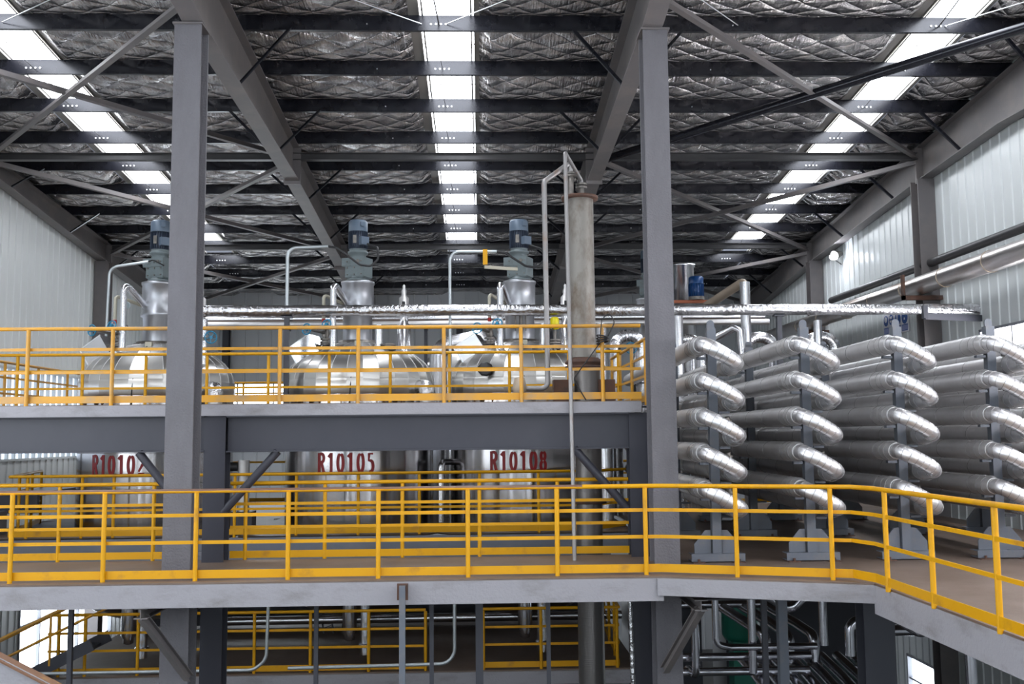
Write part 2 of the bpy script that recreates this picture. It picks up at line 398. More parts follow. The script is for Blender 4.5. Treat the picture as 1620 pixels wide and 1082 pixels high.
for si, (a, b) in enumerate(STRIPS):
    mb = MB(); ys = [YB, 2.0] + PY[:9] + [29.3]
    if True:
        for y0, y1 in zip(ys, ys[1:]):
            mb.add([(a, y0, fy(y0)+.10), (b, y0, fy(y0)+.10), (b, y1, fy(y1)+.10), (a, y1, fy(y1)+.10)], [(0, 1, 2, 3)])
    wn += 1
    o = struct('window_%d' % wn, mb, 'roofglow')
    f = MB()
    for x in (a, b):
        f.bar((x, 2, fy(2)+.04), (x, 29.3, fy(29.3)+.04), .012, .15)
        q = x-.09 if x == a else x+.045
        f.bar((q, YB, fy(YB)-.005), (q, 2, fy(2)-.005), .17 if x == a else .085, .01); f.bar((q, 2, fy(2)-.005), (q, 29.3, fy(29.3)-.005), .17 if x == a else .085, .01)
        f.bar((x+(.05 if x == a else -.05), 2, fy(2)-.01), (x+(.05 if x == a else -.05), 29.3, fy(29.3)-.01), .03, .03)
    for y in PY[:9]:
        f.bar((a, y-.42, fy(y-.42)+.07), (b, y-.42, fy(y-.42)+.07), .018, .02)
    struct('window_frame', f, 'flash', o)

# ------------------------------------------------------------------ roof steel
for k, y in enumerate([PY[0]-PP*j for j in range(3, 0, -1)] + PY):
    if k < 2: continue
    z = zp(y); i = k-2
    lab = 'dark roof purlin above the top edge of the picture' if i == 0 else 'dark steel roof purlin, %s one down from the top of the picture' % ORD[i-1]
    t = thing('roof_purlin', lab, 'purlin', (0, y, z), 'roof purlins')
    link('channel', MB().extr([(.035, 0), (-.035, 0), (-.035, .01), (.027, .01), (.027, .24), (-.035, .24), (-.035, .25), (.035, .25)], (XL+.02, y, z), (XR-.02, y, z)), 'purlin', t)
    for xs in (-7.7, -.62, 7.5, XA+2.1, XC+1.7):
        near = xs in (-7.7, -.62, 7.5)
        for d in ((-.13, -.05, .03, .11) if near else (0,)):
            link('bolt', MB().tube([(xs+d, y-.05, z+.10), (xs+d, y-.034, z+.10)], .016 if near else .010, 8), 'boltwhite', t)

SIDE = {XA: 'left', XC: 'right'}
def rafter(x, zb, w, label, side=0):
    """zb = list of (y, z of underside)"""
    t = thing('roof_rafter', label, 'rafter', (x, zb[0][0], zb[0][1]), 'roof rafters')
    f1 = MB(); web = MB(); f2 = MB()
    for (y0, z0), (y1, z1) in zip(zb, zb[1:]):
        f1.bar((x, y0, z0+.01), (x, y1, z1+.01), w, .02)
        f2.bar((x, y0, zp(y0)-.012), (x, y1, zp(y1)-.012), w, .018)
        web.add([(x-.006, y0, z0+.01), (x-.006, y1, z1+.01), (x-.006, y1, zp(y1)-.02), (x-.006, y0, zp(y0)-.02),
                 (x+.006, y0, z0+.01), (x+.006, y1, z1+.01), (x+.006, y1, zp(y1)-.02), (x+.006, y0, zp(y0)-.02)],
                [(0, 1, 2, 3), (4, 7, 6, 5), (0, 4, 5, 1), (3, 2, 6, 7)])
    link('bottom_flange', f1, 'steel', t); link('web', web, 'steel', t); link('top_flange', f2, 'steel', t)
    for ty in TIEY:
        zb_ = None
        for (y0, z0), (y1, z1) in zip(zb, zb[1:]):
            if y0 <= ty <= y1: zb_ = z0+(z1-z0)*(ty-y0)/(y1-y0)
        if zb_ is None: continue
        link('splice_plate', MB().box(x-w/2-.03, x+w/2+.03, ty-.03, ty+.03, zb_-.07, zp(ty)-.02), 'steel', t)
    return t
RZ = [(7.5, 8.2), (13.1, 7.34), (16.5, 7.2), (20.3, 7.02), (27.4, 6.43), (34.3, 5.7)]
def zraf(y, R=RZ):
    for (a, za), (b, zb) in zip(R, R[1:]):
        if a <= y <= b: return za+(zb-za)*(y-a)/(b-a)
rafter(XA, RZ, .28, 'grey steel roof rafter above the left main column')
rafter(XC, RZ, .28, 'grey steel roof rafter above the right main column')
RZL = [(13, 7.65), (20.3, 7.35), (27.4, 6.55), (34.3, 5.8)]
RZR = [(13, 7.1), (17.0, 7.2), (20.3, 7.02), (27.4, 6.5), (34.3, 5.8)]
rafter(XL+.17, RZL, .26, 'grey steel roof rafter running along the left wall')
rafter(XR-.17, RZR, .26, 'grey steel roof rafter running along the right wall')
for n, ty in enumerate(TIEY):
    z = zp(ty)-(.20, .10)[n]
    for bi, (a, b, nm) in enumerate(((XL+.3, XA-.02, 'left'), (XA+.02, XC-.02, 'middle'), (XC+.02, XR-.3, 'right'))):
        w = ('nearer', 'farther')[n]
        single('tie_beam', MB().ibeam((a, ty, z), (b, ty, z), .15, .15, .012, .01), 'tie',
               'long grey tie beam under the %s roof bay, the %s of two' % (nm, w), 'beam', 'tie beams between the rafters')
# diagonal bracing in the outer bays
def brace(p0, p1, m, label, rnd=False):
    mb = MB()
    if rnd: mb.tube([p0, p1], .085, 14)
    else:
        mb.bar(p0, p1, .10, .012); q0 = Vector(p0)+Vector((0, 0, .05)); q1 = Vector(p1)+Vector((0, 0, .05)); mb.bar(q0, q1, .012, .10)
    single('roof_brace', mb, m, label, 'brace', 'diagonal roof braces')
yy = [13.2, 20.3, 27.4, 34.1]
for n in range(3):
    y0, y1 = yy[n], yy[n+1]; za, zb_ = zp(y0)-.30, zp(y1)-.24
    pos = ('nearest the viewer', 'midway', 'at the end wall')[n]
    if n == 0:
        za = zp(y0)-.62
    for (a, b, nm) in ((XL+.3, XA-.1, 'left'), (XC+.1, XR-.3, 'right')):
        # rising / falling member
        brace((a, y0, za), (b, y1, zb_), 'steel', 'flat diagonal brace of the %s roof bay %s, near end left' % (nm, pos))
        rnd = (n == 0 and nm == 'right')
        brace((b, y0, za-.06+(.18 if rnd else 0)), (a, y1, zb_-.06), 'purlin' if rnd else 'steel',
              'dark round diagonal brace tube under the right roof bay' if rnd else 'flat diagonal brace of the %s roof bay %s, near end right' % (nm, pos), rnd)
# fly braces purlin -> rafter flange
FB = [(XA, -1, 'left side of the left rafter'), (XA, 1, 'right side of the left rafter'), (XC, -1, 'left side of the right rafter'), (XC, 1, 'right side of the right rafter'),
      (XL+.17, 1, 'rafter on the left wall'), (XR-.17, -1, 'rafter on the right wall')]
for x, sgn, nm in FB:
    cnt = 0
    for k in range(0, 12, 2):
        y = PY[k]
        if y > 32: continue
        R = RZL if x < XA-1 else RZR if x > XC+1 else RZ
        z0 = zraf(y, R)+.02; dd = .62+.2*(zp(y)-z0)
        cnt += 1
        single('fly_brace', MB().angle((x+sgn*.12, y-.06, z0), (x+sgn*(.12+dd), y-.06, zp(y)+.02), .05), 'purlin',
               'short dark brace to the %s, %s from the top' % (nm, ORD[cnt-1]), 'brace', 'fly braces on the rafters')
# sag rods by the roof strips
for si, xs in enumerate((-7.7, -.62, 7.5)):
    for k in range(0, 9):
        y0, y1 = PY[k]-PP, PY[k]
        single('sag_rod', MB().tube([(xs-.1, y0, zp(y0)+.13), (xs, y1, zp(y1)+.09)], .006 if k else .012, 6), 'tie',
               'thin rod between purlins under the %s roof strip, %s from the top' % (('left', 'middle', 'right')[si], ORD[k]), 'rod', 'thin rods between the purlins')
for i, (x0, x1, nm) in enumerate(((-.9, -2.6, 'left of the middle roof strip'), (-.5, 1.1, 'right of the middle roof strip'), (-7.5, -5.5, 'right of the left roof strip'), (7.6, 9.0, 'right of the right roof strip'), (4.2, 2.9, 'over the right column bay'))):
    single('stay_wire', MB().tube([(x0, PY[0]-.05, zp(PY[0])+.1), (x1, PY[0]-1.5, zp(PY[0]-1.5)+.0)], .008, 6), 'boltwhite', 'thin bright wire at the topmost purlin, ' + nm, 'wire', 'stay wires')

# ------------------------------------------------------------------ columns
def hcol(name, x, y, w, d, z0, z1, m, label, tf=.03, tw=.03, extra=None):
    t = thing(name, label, 'column', (x, y, z0))
    mb = MB()
    mb.box(x-w/2, x+w/2, y-d/2, y-d/2+tf, z0, z1); mb.box(x-w/2, x+w/2, y+d/2-tf, y+d/2, z0, z1); mb.box(x-tw/2, x+tw/2, y-d/2+tf, y+d/2-tf, z0, z1)
    link('shaft', mb, m, t)
    if extra: extra(t)
    return t
def capp(x, y):
    def f(t): link('cap_plate', MB().box(x-.2, x+.2, y-.22, y+.22, 7.305, 7.33), 'steel', t)
    return f
hcol('main_column', -3.93, 13.28, .36, .38, FZ, 7.305, 'column', 'tall rough grey steel column standing left of the middle bay', .035, .035, capp(-3.93, 13.28))
hcol('main_column', 2.46, 13.40, .34, .38, FZ, 7.305, 'column', 'tall rough grey steel column standing left of the silver pipe bank', .035, .035, capp(2.46, 13.4))
WALLC = [(XL+.2, 20.3, 'left', 'nearer'), (XL+.2, 27.2, 'left', 'farther'), (XR-.2, 20.3, 'right', 'nearer'), (XR-.2, 27.2, 'right', 'farther')]
for x, y, s, w in WALLC:
    hcol('wall_column', x, y, .36, .36, FZ, (zraf(y, RZL if s == 'left' else RZR)), 'steel', 'grey steel column against the %s wall, the %s one' % (s, w), .02, .015)
for x in (-8.72, -3.87, -.7, 2.42, 5.8):
    hcol('end_column', x, YF-.2, .22, .22, FZ, zp(YF)-.2, 'darksteel', 'slim dark column on the far wall, %s' % {-8.72: 'left of the left main column', -3.87: 'just right of the left main column', -.7: 'behind the middle reactor gap', 2.42: 'behind the steel stack', 5.8: 'behind the silver pipe bank'}[x], .015, .012)

# ------------------------------------------------------------------ decks
EDGE = [(-10.2, 12.12), (2.17, 12.12), (4.47, 11.33), (4.47, 3.0)]
dk = MB(); dk.poly([(-10.2, 12.12), (2.17, 12.12), (2.9, 11.87), (2.9, 14.35), (-10.2, 14.35)], -.02, 0)
dk.poly([(2.9, 11.87), (4.47, 11.33), (4.47, 3.0), (9.4, 3.0), (9.4, 24.5), (2.9, 24.5)], -.02, 0)
single('walkway_deck', dk, 'deck', 'brown chequered plate deck of the lower gallery and under the pipe bank', 'floor')
def fascia(name, pts, z1, h, m, label, out=-1, w=.09):
    mb = MB()
    for (x0, y0), (x1, y1) in zip(pts, pts[1:]):
        d = Vector((x1-x0, y1-y0, 0)).normalized(); n = Vector((d.y, -d.x, 0)); o = n*(w/2)
        mb.channel(Vector((x0, y0, z1-h/2))+o*-1, Vector((x1, y1, z1-h/2))-o, w, h, .012)
    return single(name, mb, m, label, 'beam')
fascia('edge_channel', [(-10.2, 12.11), (2.2, 12.11)], -.022, .27, 'fascia', 'long light grey edge beam of the lower gallery left of the angled corner')
fascia('edge_channel', [(2.12, 12.08), (4.50, 11.27)], -.022, .20, 'fascia', 'short light grey edge beam slanting below the pipe bank')
fascia('edge_channel', [(4.46, 11.33), (4.46, 3.0)], -.022, .32, 'fascia', 'light grey edge beam running towards the viewer at lower right')
for i, x in enumerate((-9, -6.5, -1.9, -.1, 1.3, 3.6)):
    single('deck_joist', MB().ibeam((x, 12.2, -.14), (x, 14.3, -.14), .1, .2), 'beam', 'dark joist under the lower gallery, %s from the left' % ORD[i], 'beam', 'joists under the gallery')
single('deck_girder', MB().ibeam((-10.2, 13.9, -.32), (9.0, 13.9, -.32), .2, .5), 'beam', 'dark deep girder under the back of the lower gallery', 'beam')
single('deck_girder', MB().ibeam((2.9, 19.5, -.28), (9.0, 19.5, -.28), .2, .45), 'beam', 'dark girder under the deck of the pipe bank', 'beam')

def plate_hole(mb, x0, x1, y0, y1, cx, cy, r, z0, z1, n=40):
    for z, rev in ((z1, False), (z0, True)):
        vs = []; 
        for j in range(n):
            a = 2*PI*j/n; c, s = math.cos(a), math.sin(a)
            tx = ((x1-cx) if c > 0 else (x0-cx))/c if abs(c) > 1e-9 else 1e9
            ty = ((y1-cy) if s > 0 else (y0-cy))/s if abs(s) > 1e-9 else 1e9
            t = min(tx, ty); vs += [(cx+r*c, cy+r*s, z), (cx+t*c, cy+t*s, z)]
        mb.add(vs, [(2*j, 2*j+1, 2*((j+1) % n)+1, 2*((j+1) % n)) for j in range(n)])
    return mb
VX = [-6.30, -2.36, .81]; VY = 19.6; VR = 1.43
for lev, z, xl, nm in (('reactor_deck', 0.0, -9.3, 'brown plate deck round the middle of the reactors'), ('upper_deck', 2.19, -9.3, 'plate deck round the reactor shoulders on the upper floor'), ('low_deck', -2.35, -7.6, 'dark plate deck under the reactor bottoms')):
    mb = MB(); cut = [xl, -4.33, -.78, 2.75]
    if z > -1:
        for k in range(3): plate_hole(mb, cut[k], cut[k+1], 17.7, 21.5, VX[k], VY, VR+.06, z-.02, z)
        mb.box(xl, 2.75, 21.5, 27.0, z-.02, z)
    else: mb.box(xl, 2.75, 17.7, 25.0, z-.02, z)
    single(lev, mb, 'deck', nm, 'floor')
    single('edge_channel', MB().channel((xl, 17.69, z-.13), (2.75, 17.69, z-.13), .08, .22, .01), 'fascia' if z < -1 else 'concrete',
           {0.0: 'blue grey edge beam in front of the reactors at gallery level', 2.19: 'grey edge beam along the reactor row on the upper floor', -2.35: 'grey edge beam of the low deck under the reactors'}[z], 'beam')
single('kerb', MB().poly([(-8.6, 17.0), (2.2, 17.0), (2.2, 17.6), (-8.6, 17.6)], -.36, -.24), 'concrete', 'blue grey ledge below the rail in front of the reactors', 'ledge')
# upper front walkway
single('upper_walkway', MB().poly([(-10.2, 14.02), (2.28, 14.02), (2.28, 14.75), (-10.2, 14.75)], 2.17, 2.19), 'deck', 'narrow plate walkway behind the upper yellow rail', 'floor')
single('edge_channel', MB().channel((-10.3, 13.99, 2.10), (2.28, 13.99, 2.10), .08, .155, .01), 'fascia', 'light grey edge beam under the upper yellow rail', 'beam')
single('platform_beam', MB().ibeam((-10.3, 14.12, 1.775), (-3.86, 14.12, 1.775), .22, .50, .018), 'beam', 'deep blue grey beam left of the left main column', 'beam')
single('platform_beam', MB().ibeam((-3.55, 14.12, 1.765), (2.12, 14.12, 1.765), .22, .50, .018), 'beam', 'deep blue grey beam between the two main columns', 'beam')
hcol('platform_column', -3.72, 14.2, .30, .3, FZ, 2.02, 'beam', 'dark platform column close behind the left main column', .02, .02)
hcol('platform_column', 2.24, 14.2, .26, .3, FZ, 2.02, 'beam', 'dark platform column close behind the right main column', .02, .02)
hcol('platform_column', 5.15, 13.1, .40, .3, FZ, -.34, 'darksteel', 'dark wide column below the deck at lower right', .02, .02)
hcol('platform_column', -2.85, 21.8, .25, .25, FZ, 2.15, 'darksteel', 'dark support column behind the gap left of the middle reactor', .02, .02)
for p0, p1, l in (((-4.78, 14.1, 1.52), (-4.0, 14.1, .55), 'grey tube brace under the deep beam, left of the left main column'),
                  ((-2.85, 14.1, 1.52), (-3.60, 14.1, .68), 'grey tube brace under the deep beam, right of the left main column'),
                  ((1.33, 14.1, 1.52), (2.12, 14.1, .62), 'grey tube brace under the deep beam, beside the right main column')):
    single('knee_brace', MB().tube([p0, p1], .058, 16), 'beam', l, 'brace', 'tube braces under the deep beam')
for x0, x1, y, l in ((-4.05, -3.72, 12.35, 'knee bracket under the gallery edge at the left main column'), (2.66, 2.36, 12.35, 'knee bracket under the gallery edge at the right main column')):
    t = thing('knee_bracket', l, 'bracket', (x1, 13.0, -1.2), 'knee brackets under the gallery')
    link('arm', MB().ibeam((x0, 12.15, -.36), (x0, 13.1, -.36), .16, .13), 'steel', t)
    link('strut', MB().ibeam((x0, 12.25, -.42), (x1, 13.05, -1.32), .1, .1, .01, .01), 'steel', t)

# ------------------------------------------------------------------ railings
def railing(label, pts, z0, posts, h=1.1, mids=(.78, .455), toe=.10, m='yellow', topm=None, rp=.028, group='yellow railings', outer=True):
    """pts: plan polyline, posts: plan points"""
    x, y = pts[0]; t = thing('railing', label, 'railing', (x, y, z0), group)
    P = [Vector((a, b, z0+h-.028)) for a, b in pts]
    link('top_rail', MB().tube(P, .027, 12), topm or m, t)
    for mz in mids:
        mb = MB()
        for (a, b), (c, d) in zip(pts, pts[1:]): mb.bar((a, b, z0+mz), (c, d, z0+mz), .012, .042)
        link('mid_rail', mb, m, t)
    mb = MB()
    for (a, b), (c, d) in zip(pts, pts[1:]): mb.bar((a, b, z0+.025+toe/2), (c, d, z0+.025+toe/2), .008, toe)
    link('toe_board', mb, m, t)
    for a, b in posts:
        off = -.03 if outer else 0
        link('post', MB().tube([(a, b, z0-.03), (a, b, z0+h-.045)], rp, 12), m, t)
    return t
FR = 12.3
railing('front yellow gallery railing with worn brown top, left of the right main column', [(-7.9, FR), (1.25, FR)], 0, [(x, FR-.035) for x in (-6.75, -5.65, -4.55, -3.45, -2.34, -1.25, -.16, .93)], topm='toprail')
railing('bright yellow railing in front of the silver pipe bank along the angled edge', [(1.25, FR), (2.2, FR), (4.32, 11.57), (4.44, 11.2), (4.45, 3.0)], 0,
        [(2.02, FR-.035), (3.06, 11.95), (4.09, 11.60), (4.44, 10.88), (4.46, 9.82), (4.46, 8.57), (4.46, 7.3), (4.46, 6.0)])
railing('upper yellow railing left of the left main column', [(-10.2, 14.05), (-4.13, 14.05)], 2.19, [(x, 14.01) for x in (-8.6, -7.5, -6.32, -5.15)], m='yellow_pale')
railing('upper yellow railing between the two main columns', [(-4.02, 14.05), (2.3, 14.05)], 2.19, [(x, 14.01) for x in (-2.82, -1.72, -.51, .585, 1.745)], m='yellow_pale')
railing('yellow railing at the rear gallery edge, left of the left main column', [(-10.2, 14.32), (-4.05, 14.32)], 0, [(x, 14.34) for x in (-8.4, -7.2, -5.95, -4.63)])
railing('yellow railing at the rear gallery edge, between the main columns', [(-3.55, 14.32), (2.12, 14.32)], 0, [(x, 14.34) for x in (-3.34, -2.22, -1.12, -.02, 1.10)])
railing('yellow railing in front of the reactor letters at gallery level', [(-8.25, 17.78), (2.0, 17.78), (2.7, 18.6)], 0, [(x, 17.8) for x in (-7.95, -7.0, -6.45, -5.38, -4.34, -3.26, -2.17, -1.09, -.02, 1.03, 2.0)], mids=(.78, .47))
railing('yellow railing in front of the reactor domes on the upper floor', [(-9.15, 17.78), (2.56, 17.78)], 2.19, [(x, 17.8) for x in (-8.2, -7.06, -5.95, -4.87, -3.78, -2.70, -1.61, -.55, .53, 1.6, 2.5)], h=1.05, mids=(.73, .42), m='yellow')
railing('yellow railing running away along the left end of the upper floor', [(-9.15, 17.78), (-9.15, 27.0)], 2.19, [(-9.15, 17.9+1.45*k) for k in range(7)], h=1.05, mids=(.73, .42), m='yellow_pale')
railing('yellow railing running away along the right end of the upper floor', [(2.56, 14.9), (2.56, 19.2)], 2.19, [(2.56, 15.2), (2.56, 16.6), (2.56, 18.0), (2.56, 19.1)], h=1.02, mids=(.73, .42), m='yellow_pale')
railing('yellow railing running away at the left end of the reactor deck', [(-8.25, 17.78), (-9.1, 21.0)], 0, [(-8.5, 18.7), (-8.8, 19.9), (-9.1, 21.0)], mids=(.78, .47))
railing('yellow railing of the far side behind the reactors', [(-9.2, 26.9), (2.7, 26.9)], 0, [(-9+1.3*k, 26.9) for k in range(10)], mids=(.78, .47))
railing('yellow railing far behind the reactors on the upper floor', [(-9.15, 27.0), (2.7, 27.0)], 2.19, [(-9+1.3*k, 27.0) for k in range(10)], h=1.05, mids=(.73, .42))
railing('left yellow railing of the low deck below the gallery', [(-7.5, 17.78), (-.98, 17.78)], -2.35, [(x, 17.75) for x in (-7.3, -6.85, -5.95, -3.95, -2.98, -1.97, -.98)], h=1.06, mids=(.72, .42))
railing('right yellow railing of the low deck below the gallery', [(.0, 17.78), (2.42, 17.78)], -2.35, [(x, 17.75) for x in (.03, 1.04, 2.38)], h=1.06, mids=(.72, .42))
railing('yellow railing running away at the right end of the low deck', [(2.42, 17.78), (2.6, 22.0)], -2.35, [(2.46, 18.7), (2.5, 19.8), (2.55, 21)], h=1.06, mids=(.72, .42))
railing('yellow railing on the far edge of the pipe bank deck', [(3.2, 24.4), (9.0, 24.4)], 0, [(3.2+1.45*k, 24.4) for k in range(5)], mids=(.78, .47))

# ------------------------------------------------------------------ stencil lettering wrapped on a cylinder
def arc(cx, cy, rx, ry, a0, a1, n=8): return [(cx+rx*math.cos(math.radians(a0+(a1-a0)*i/n)), cy+ry*math.sin(math.radians(a0+(a1-a0)*i/n))) for i in range(n+1)]
GL = {
 '1': [[(.18, .78), (.5, .93)], [(.55, 1), (.55, 0)]],
 '0': [arc(.5, .5, .34, .46, 100, 260), arc(.5, .5, .34, .46, 80, -80)],
 'R': [[(.14, 1), (.14, 0)], [(.26, .95), (.5, .95)] + arc(.5, .74, .3, .21, 90, -90)[1:] + [(.28, .53)], [(.5, .47), (.82, 0)]],
 '2': [arc(.5, .72, .3, .24, 170, -20) + [(.2, .16)], [(.16, .06), (.84, .06)]],
 '5': [[(.78, .94), (.28, .94), (.24, .56)], [(.3, .57)] + arc(.46, .32, .33, .28, 85, -120)],
 '8': [arc(.5, .74, .27, .21, 100, 260), arc(.5, .74, .27, .21, 80, -80), arc(.5, .26, .32, .23, 105, 255), arc(.5, .26, .32, .23, 75, -75)],
 '4': [[(.62, 1), (.12, .3), (.9, .3)], [(.68, .95), (.68, 0)]],
}
def stencil(text, cx, cy, R, x0, z0, h, cw, pitch, parent):
    for i, ch in enumerate(text):
        mb = MB(); t = .054
        for st in GL[ch]:
            pts = [Vector((x0+i*pitch+u*cw, z0+v*h)) for u, v in st]
            Lp, Rp = [], []
            for k, p in enumerate(pts):
                d = (pts[min(k+1, len(pts)-1)]-pts[max(k-1, 0)]).normalized(); n = Vector((-d.y, d.x))
                tk = t*(.62 if ch in '05828' and k in (0, len(pts)-1) else 1)
                Lp.append(p+n*tk/2); Rp.append(p-n*tk/2)
            def W(p, rr):
                a = (p.x-cx)/R; return (cx+rr*math.sin(a), cy-rr*math.cos(a), p.y)
            n = len(pts); vs = [W(p, R+.006) for p in Lp] + [W(p, R+.006) for p in Rp] + [W(p, R+.001) for p in Lp] + [W(p, R+.001) for p in Rp]
            mb.add(vs, [(k, k+1, n+k+1, n+k) for k in range(n-1)] + [(k, k+1, 2*n+k+1, 2*n+k) for k in range(n-1)] + [(n+k, n+k+1, 3*n+k+1, 3*n+k) for k in range(n-1)])
        link('painted_letter', mb, 'letter', parent)

# ------------------------------------------------------------------ reactors
def dome_prof(zc, hgt, R, rmin, up=1, n=14):
    out = []
    a1 = math.acos(rmin/R)
    for i in range(n+1):
        a = a1*i/n; out.append((R*math.cos(a), zc+up*hgt*math.sin(a)))
    return out
RN = ['left', 'middle', 'right']
def reactor(k, x, text, tx):
    t = thing('reactor_vessel', 'polished steel reactor lettered %s, %s of the three' % (text, RN[k]), 'reactor', (x, VY, -1.5), 'reactors')
    link('shell', MB().lathe([(VR, -.95), (VR, 2.56)], x, VY, 72), 'stainless', t)
    link('bottom_dish', MB().lathe(dome_prof(-.95, .75, VR, .12, -1), x, VY, 56), 'stainless', t)
    for z in (-.2, .9, 1.46): link('seam', MB().lathe([(VR+.001, z-.005), (VR+.005, z), (VR+.001, z+.005)], x, VY, 72), 'seam', t)
    link('shoulder_band', MB().lathe([(VR+.004, 2.50), (VR+.022, 2.53), (VR+.022, 2.78), (VR, 2.82)], x, VY, 30, True, .05), 'dome', t)
    dm = link('dome', MB().lathe(dome_prof(2.78, .80, VR+.01, .40), x, VY, 30, True, .05), 'dome', t)
    pr = dome_prof(2.78, .80, VR+.016, .45, 1, 10)
    for j in range(30):
        a = 2*PI*j/30+.05
        if math.sin(a) < .25: link('standing_seam', MB().tube([(x+r*math.cos(a), VY+r*math.sin(a), z+.002) for r, z in pr], .006, 5, False), 'alu', dm)
    link('top_flange', MB().lathe([(.0, 3.50), (.46, 3.50), (.46, 3.56), (.40, 3.57), (.40, 3.60), (0, 3.60)], x-.03, VY, 36), 'valve', t)
    for sx in (-.75, .75):
        lb = MB()
        a = math.asin(sx/VR); bx, by = x+VR*math.sin(a), VY-VR*math.cos(a)
        for o in (-.16, .16): lb.add([(bx+o-.012, by+.02, 2.45), (bx+o-.012, by-.16, 2.45), (bx+o-.012, by-.02, 2.2), (bx+o+.012, by+.02, 2.45), (bx+o+.012, by-.16, 2.45), (bx+o+.012, by-.02, 2.2)], [(0, 1, 2), (3, 5, 4), (0, 3, 4, 1), (1, 4, 5, 2)])
        lb.box(bx-.2, bx+.2, by-.17, by+.03, 2.45, 2.475)
        link('support_lug', lb, 'rust', t)
    # outlet pipes under the dish
    stencil(text, x, VY, VR, tx, 1.07, .36, .145, .183, t)
    return t
TX = [-7.10, -2.98, .16]
for k, (x, tt) in enumerate(zip(VX, ('R10102', 'R10105', 'R10108'))): reactor(k, x, tt, TX[k])

def drive(name, x, y, z, label, caps='motorcap'):
    """agitator drive standing on a reactor; z = flange level"""
    t = thing(name, label, 'motor', (x, y, z), 'agitator drives')
    link('lantern', MB().lathe([(.29, 0+z), (.29, z+.52), (.335, z+.54), (.335, z+.60), (.315, z+.62), (.315, z+1.16), (.33, z+1.17), (.33, z+1.22), (.12, z+1.23)], x, y, 40), 'skirt', t)
    g = MB(); mt = Matrix.Translation((x, y, 0)) @ Matrix.Rotation(math.radians(-24), 4, 'Z')
    g.lathe([(.17, z+1.22), (.22, z+1.24), (.22, z+1.27), (.17, z+1.29), (.17, z+1.33)], x, y, 24)
    g.box(-.20, .22, -.16, .19, z+1.31, z+1.55, mt)
    g.box(-.27, .22, -.17, .20, z+1.53, z+1.70, mt)
    g.box(-.18, .20, -.14, .17, z+1.29, z+1.32, mt)
    gb = link('gearbox', g, 'gear', t)
    b = MB()
    for bx in (-.15, .01, .17):
        for bz in (1.36, 1.5, 1.62): b.tube([mt @ Vector((bx, -.175-(.01 if bz > 1.6 else 0), z+bz)), mt @ Vector((bx, -.15, z+bz))], .014, 8)
    b.tube([mt @ Vector((.1, -.185, z+1.62)), mt @ Vector((.1, -.16, z+1.62))], .035, 12)
    link('bolt', b, 'valve', gb)
    link('neck', MB().lathe([(.16, z+1.70), (.16, z+1.77), (.2, z+1.79), (.2, z+1.83), (.16, z+1.85), (.18, z+1.88)], x, y, 28), 'gear', t)
    mo = MB().lathe([(.12, z+1.86), (.168, z+1.88), (.168, z+2.24), (.12, z+2.25)], x, y, 30)
    mm = link('motor_body', mo, 'motor', t)
    for j in range(28):
        a = 2*PI*j/28; c, s_ = math.cos(a), math.sin(a)
        if s_ < .35: link('cooling_fin', MB().bar((x+.178*c, y+.178*s_, z+1.89), (x+.178*c, y+.178*s_, z+2.24), .006, .03, (c, s_, 0)), 'motor', mm)
    link('name_plate', MB().box(-.035, .035, -.202, -.194, z+1.98, z+2.14, Matrix.Translation((x, y, 0)) @ Matrix.Rotation(math.radians(-12), 4, 'Z')), 'valve', mm)
    link('fan_cover', MB().lathe([(.188, z+2.23), (.188, z+2.43), (.16, z+2.465), (0, z+2.475)], x, y, 30), 'motorcap', t)
    link('terminal_box', MB().box(-.085, .085, -.28, -.17, z+1.94, z+2.10, Matrix.Translation((x, y, 0)) @ Matrix.Rotation(math.radians(38), 4, 'Z')), 'motorcap', t)
    link('vent_box', MB().box(-.04, .04, -.22, -.18, z+2.32, z+2.41, Matrix.Translation((x, y, 0)) @ Matrix.Rotation(math.radians(32), 4, 'Z')), 'motorcap', t)
    return t
DX = [-6.33, -2.42, .80]
for k, x in enumerate(DX):
    drive('agitator_drive', x, VY, 3.56, 'blue grey motor and gearbox standing on the %s reactor' % RN[k])
drive('agitator_drive', 4.30, 24.8, 3.92, 'blue grey motor and gearbox half hidden behind the right main column')

